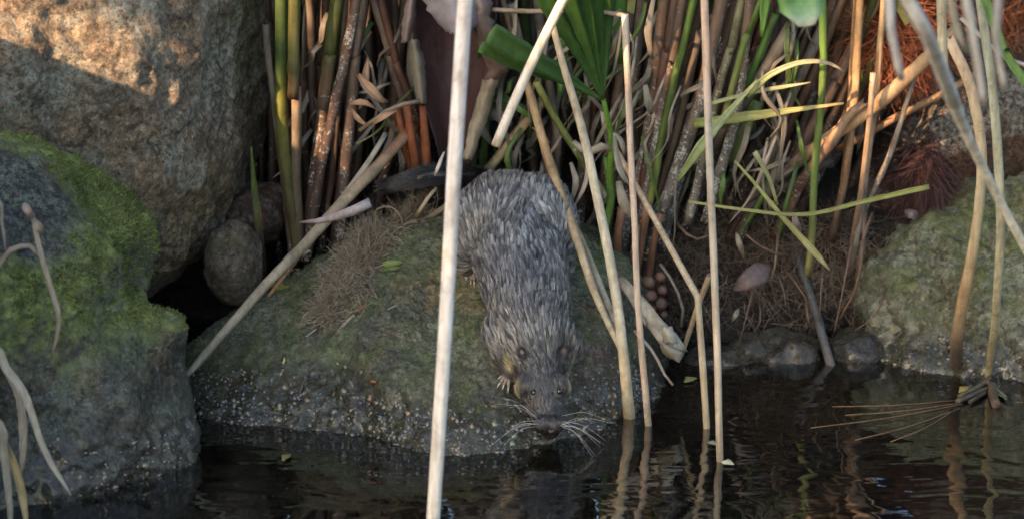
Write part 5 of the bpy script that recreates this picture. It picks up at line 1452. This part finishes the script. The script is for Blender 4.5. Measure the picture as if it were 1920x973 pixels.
# tail hair
lrt = np.random.default_rng(3)
tc = catmull(tp, 200); ti = lrt.integers(0, 199, 5000); tt = np.gradient(tc, axis=0); tt /= np.linalg.norm(tt, axis=1)[:, None]
trad = np.interp(ti / 199, [0, .15, .6, 1], [.012, .0095, .0075, .004])
tv = np.cross(tt[ti], lrt.standard_normal((5000, 3))); tv /= np.linalg.norm(tv, axis=1)[:, None]
V, F, C = strands(tc[ti] + tv * trad[:, None], tt[ti] + tv * .35, np.full(5000, .008), np.full(5000, .00025), .08, fib_cols(5000, (.012, .01, .009), (.035, .03, .026), 3), seg=2, seed=3)
th_ = world_obj('tail_hair', V, F, MAT['fur'], tail, cols=C); th_['kind'] = 'stuff'
# ears
def rat_hit(x, y, off=0.):
    p, n_ = RAT.px(x, y)
    if p is None: return at(x, y, .0), -VIEW
    return p + n_ * off, n_
for sx, (ex, ey) in ((-1, (985, 672)), (1, (1046, 670))):
    c, n_ = rat_hit(ex, ey, 0)
    upv = np.array([sx * .35, .25, .9]); outv = np.array([0, -.9, .35]) + np.array([sx * .35, 0, 0])
    e = outv / np.linalg.norm(outv); u_ = upv - e * upv.dot(e); u_ /= np.linalg.norm(u_); s_ = np.cross(e, u_)
    V, F, C = [], [], []
    nr, na = 5, 16
    for sd in (0, 1):
        for i in range(nr + 1):
            for j in range(na):
                a = 2 * math.pi * j / na
                rr_ = i / nr
                w_, h_ = .0052 * rr_, .0070 * rr_
                V.append(c + s_ * math.cos(a) * w_ + u_ * (math.sin(a) * h_ + .005) + e * (.0015 + (rr_ ** 2) * .0035 - (.0012 if sd else 0) + .001))
                k_ = .35 + .65 * rr_
                C.append((.04 * k_, .026 * k_, .021 * k_, 0) if sd == 0 else (.045, .038, .032, 0))
    h2 = (nr + 1) * na
    for sd in (0, 1):
        for i in range(nr):
            for j in range(na):
                a_, b_ = sd * h2 + i * na + j, sd * h2 + i * na + (j + 1) % na
                F.append((a_, b_, b_ + na, a_ + na) if sd == 0 else (b_, a_, a_ + na, b_ + na))
    for j in range(na):
        a_, b_ = nr * na + j, nr * na + (j + 1) % na
        F.append((a_, b_, h2 + b_, h2 + a_))
    ear = world_obj('ear', np.array(V), F, MAT['skin'], rat_root, cols=np.array(C))
# eyes
for ex, ey in ((1001, 735), (1049, 733)):
    c, n_ = rat_hit(ex, ey, -.0003)
    bmE = bmesh.new(); bmesh.ops.create_icosphere(bmE, subdivisions=3, radius=.0030)
    V = np.array([v.co[:] for v in bmE.verts]) + c; F = [tuple(v.index for v in f.verts) for f in bmE.faces]; bmE.free()
    world_obj('eye', V, F, MAT['eye'], rat_root)
# nose
c, n_ = rat_hit(1034, 806, .0008)
bmE = bmesh.new(); bmesh.ops.create_icosphere(bmE, subdivisions=3, radius=1)
V = np.array([v.co[:] for v in bmE.verts]); F = [tuple(v.index for v in f.verts) for f in bmE.faces]; bmE.free()
V = V * np.array([.0036, .0026, .0024]); V[:, 2] -= .0012 * np.exp(-(V[:, 0] / .001) ** 2) * (V[:, 1] < 0)
world_obj('nose', V + c, F, MAT['nose'], rat_root)
# whiskers
lw = np.random.default_rng(12)
for sx in (-1, 1):
    for k in range(9):
        y0 = 786 + lw.uniform(-8, 14); x0 = 1030 + sx * lw.uniform(17, 23)
        p0, n_ = rat_hit(x0, y0, -.0005)
        ang = lw.uniform(-.35, .75) if sx > 0 else lw.uniform(-.65, .35)
        L = lw.uniform(.03, .052)
        d = np.array([sx * math.cos(ang), -.25 + lw.normal() * .25, -math.sin(ang) * (1 if sx > 0 else 1)])
        d /= np.linalg.norm(d)
        p2 = p0 + d * L + np.array([0, 0, -.004])
        p2[2] = max(p2[2], .0015)
        p1 = p0 + d * L * .5 + np.array([0, 0, .004])
        V, F, C = tube([p0, p1, p2], [(0, .00020), (1, .00008)], [(0, (.6, .58, .52)), (1, (.6, .58, .52))], sides=4, seed=k, step=.005, wob=0)
        world_obj('whisker', V, F, MAT['whisker'], rat_root)
# paws: toes with pale claws
for (bx, by), toes in (((953, 706), [(938, 716), (944, 724), (953, 728), (961, 722), (941, 707)]), ((1053, 705), [(1062, 716), (1057, 722), (1066, 708), (1049, 724), (1068, 702)]), ((888, 510), [(878, 522), (884, 528), (890, 530), (897, 526), (876, 516)]), ((1050, 518), [(1058, 530), (1052, 535), (1046, 536), (1062, 524), (1040, 532)])):
    p0 = surf(bx, by, .006)
    for k, (tx, ty) in enumerate(toes):
        p2 = surf(tx, ty, .0025); p1 = (p0 + p2) / 2 + np.array([0, -.001, .0035])
        V, F, C = tube([p0, p1, p2], [(0, .0026), (.6, .002), (1, .0016)], [(0, (.2, .15, .11)), (1, (.32, .25, .2))], sides=7, seed=k, step=.002)
        toe = world_obj('toe', V, F, MAT['skin'], rat_root, cols=C)
        dd = p2 - p1; dd /= np.linalg.norm(dd)
        V, F, C = tube([p2, p2 + dd * .003, p2 + dd * .005 + np.array([0, 0, -.001])], [(0, .0011), (1, .0002)], [(0, (.6, .54, .46)), (1, (.65, .6, .52))], sides=5, seed=k, step=.001)
        world_obj('claw', V, F, MAT['skin'], toe, cols=C)

# ================================================================== UNSEEN TREE ADDED TO SHADE THE POND EDGE (behind and left of the camera)
lr = np.random.default_rng(55)
P0 = np.array([.05, .15, .15])
cc = P0 + S * 5.2
tree = tag(empty('added_shade_tree', (cc[0] - .5, cc[1] - .2, .1)), 'unseen leafy tree added on the left bank to shade the pond edge', 'tree')
V, F, C = tube([(cc[0] - .5, cc[1] - .2, -.05), (cc[0] - .42, cc[1] - .15, 1.0), (cc[0] - .2, cc[1], 2.0), (cc[0], cc[1], cc[2] + .8)], [(0, .13), (.3, .09), (1, .03)], [(0, (.09, .07, .05)), (1, (.12, .09, .06))], sides=12, step=.06, seed=2)
world_obj('trunk', V, F, MAT['stalk'], tree, cols=C)
for k in range(7):
    a = k * .9; s0 = np.array([cc[0] - .25, cc[1] - .05, cc[2] - .55 + .18 * k])
    V, F, C = tube([s0, s0 + np.array([math.cos(a) * .5, math.sin(a) * .5, .25]), s0 + np.array([math.cos(a) * 1.1, math.sin(a) * 1.0, .45])], [(0, .035), (1, .008)], [(0, (.10, .08, .055)), (1, (.1, .08, .05))], sides=7, step=.06, seed=k)
    world_obj('limb', V, F, MAT['stalk'], tree, cols=C)
n = 15000
q = lr.standard_normal((n, 3)); q /= np.linalg.norm(q, axis=1)[:, None]
q *= (lr.random(n) ** .45)[:, None]
LP = cc + q * np.array([1.5, 1.3, 1.15])
# where each leaf's shadow would fall on the plane y = .25: openings cut in the crown let the low sun onto chosen patches
tt_ = (LP[:, 1] - .25) / S[1]
hitp = LP - S * tt_[:, None]
hx, hz = hitp[:, 0], hitp[:, 2]
def hole(x0, x1, z0, z1): return (hx > x0) & (hx < x1) & (hz > z0) & (hz < z1)
openings = hole(-1.4, -.17, .08, .9) | hole(.265, .36, .19, .6) | hole(.12, .2, .3, .5) | (((hx + .135) ** 2 + (hz - .255) ** 2) < .028 ** 2) | (((hx + .10) ** 2 + (hz - .22) ** 2) < .025 ** 2)
LP = LP[~openings & (LP[:, 2] > .9)]
n = len(LP)
e1 = lr.standard_normal((n, 3)); e1 /= np.linalg.norm(e1, axis=1)[:, None]
e2 = np.cross(e1, lr.standard_normal((n, 3))); e2 /= np.linalg.norm(e2, axis=1)[:, None]
sz = lr.uniform(.03, .055, n)[:, None]
TV = np.stack([LP - e1 * sz, LP + e2 * sz * .45, LP + e1 * sz, LP - e2 * sz * .45], 1).reshape(-1, 3)
TF = np.arange(n * 4).reshape(-1, 4)
TC = np.repeat(np.array([[.06, .10, .025, 0]]) * lr.uniform(.6, 1.4, (n, 1)), 4, 0)
world_obj('crown', TV, TF, MAT['leaf'], tree, cols=TC, smooth=False)['kind'] = 'stuff'
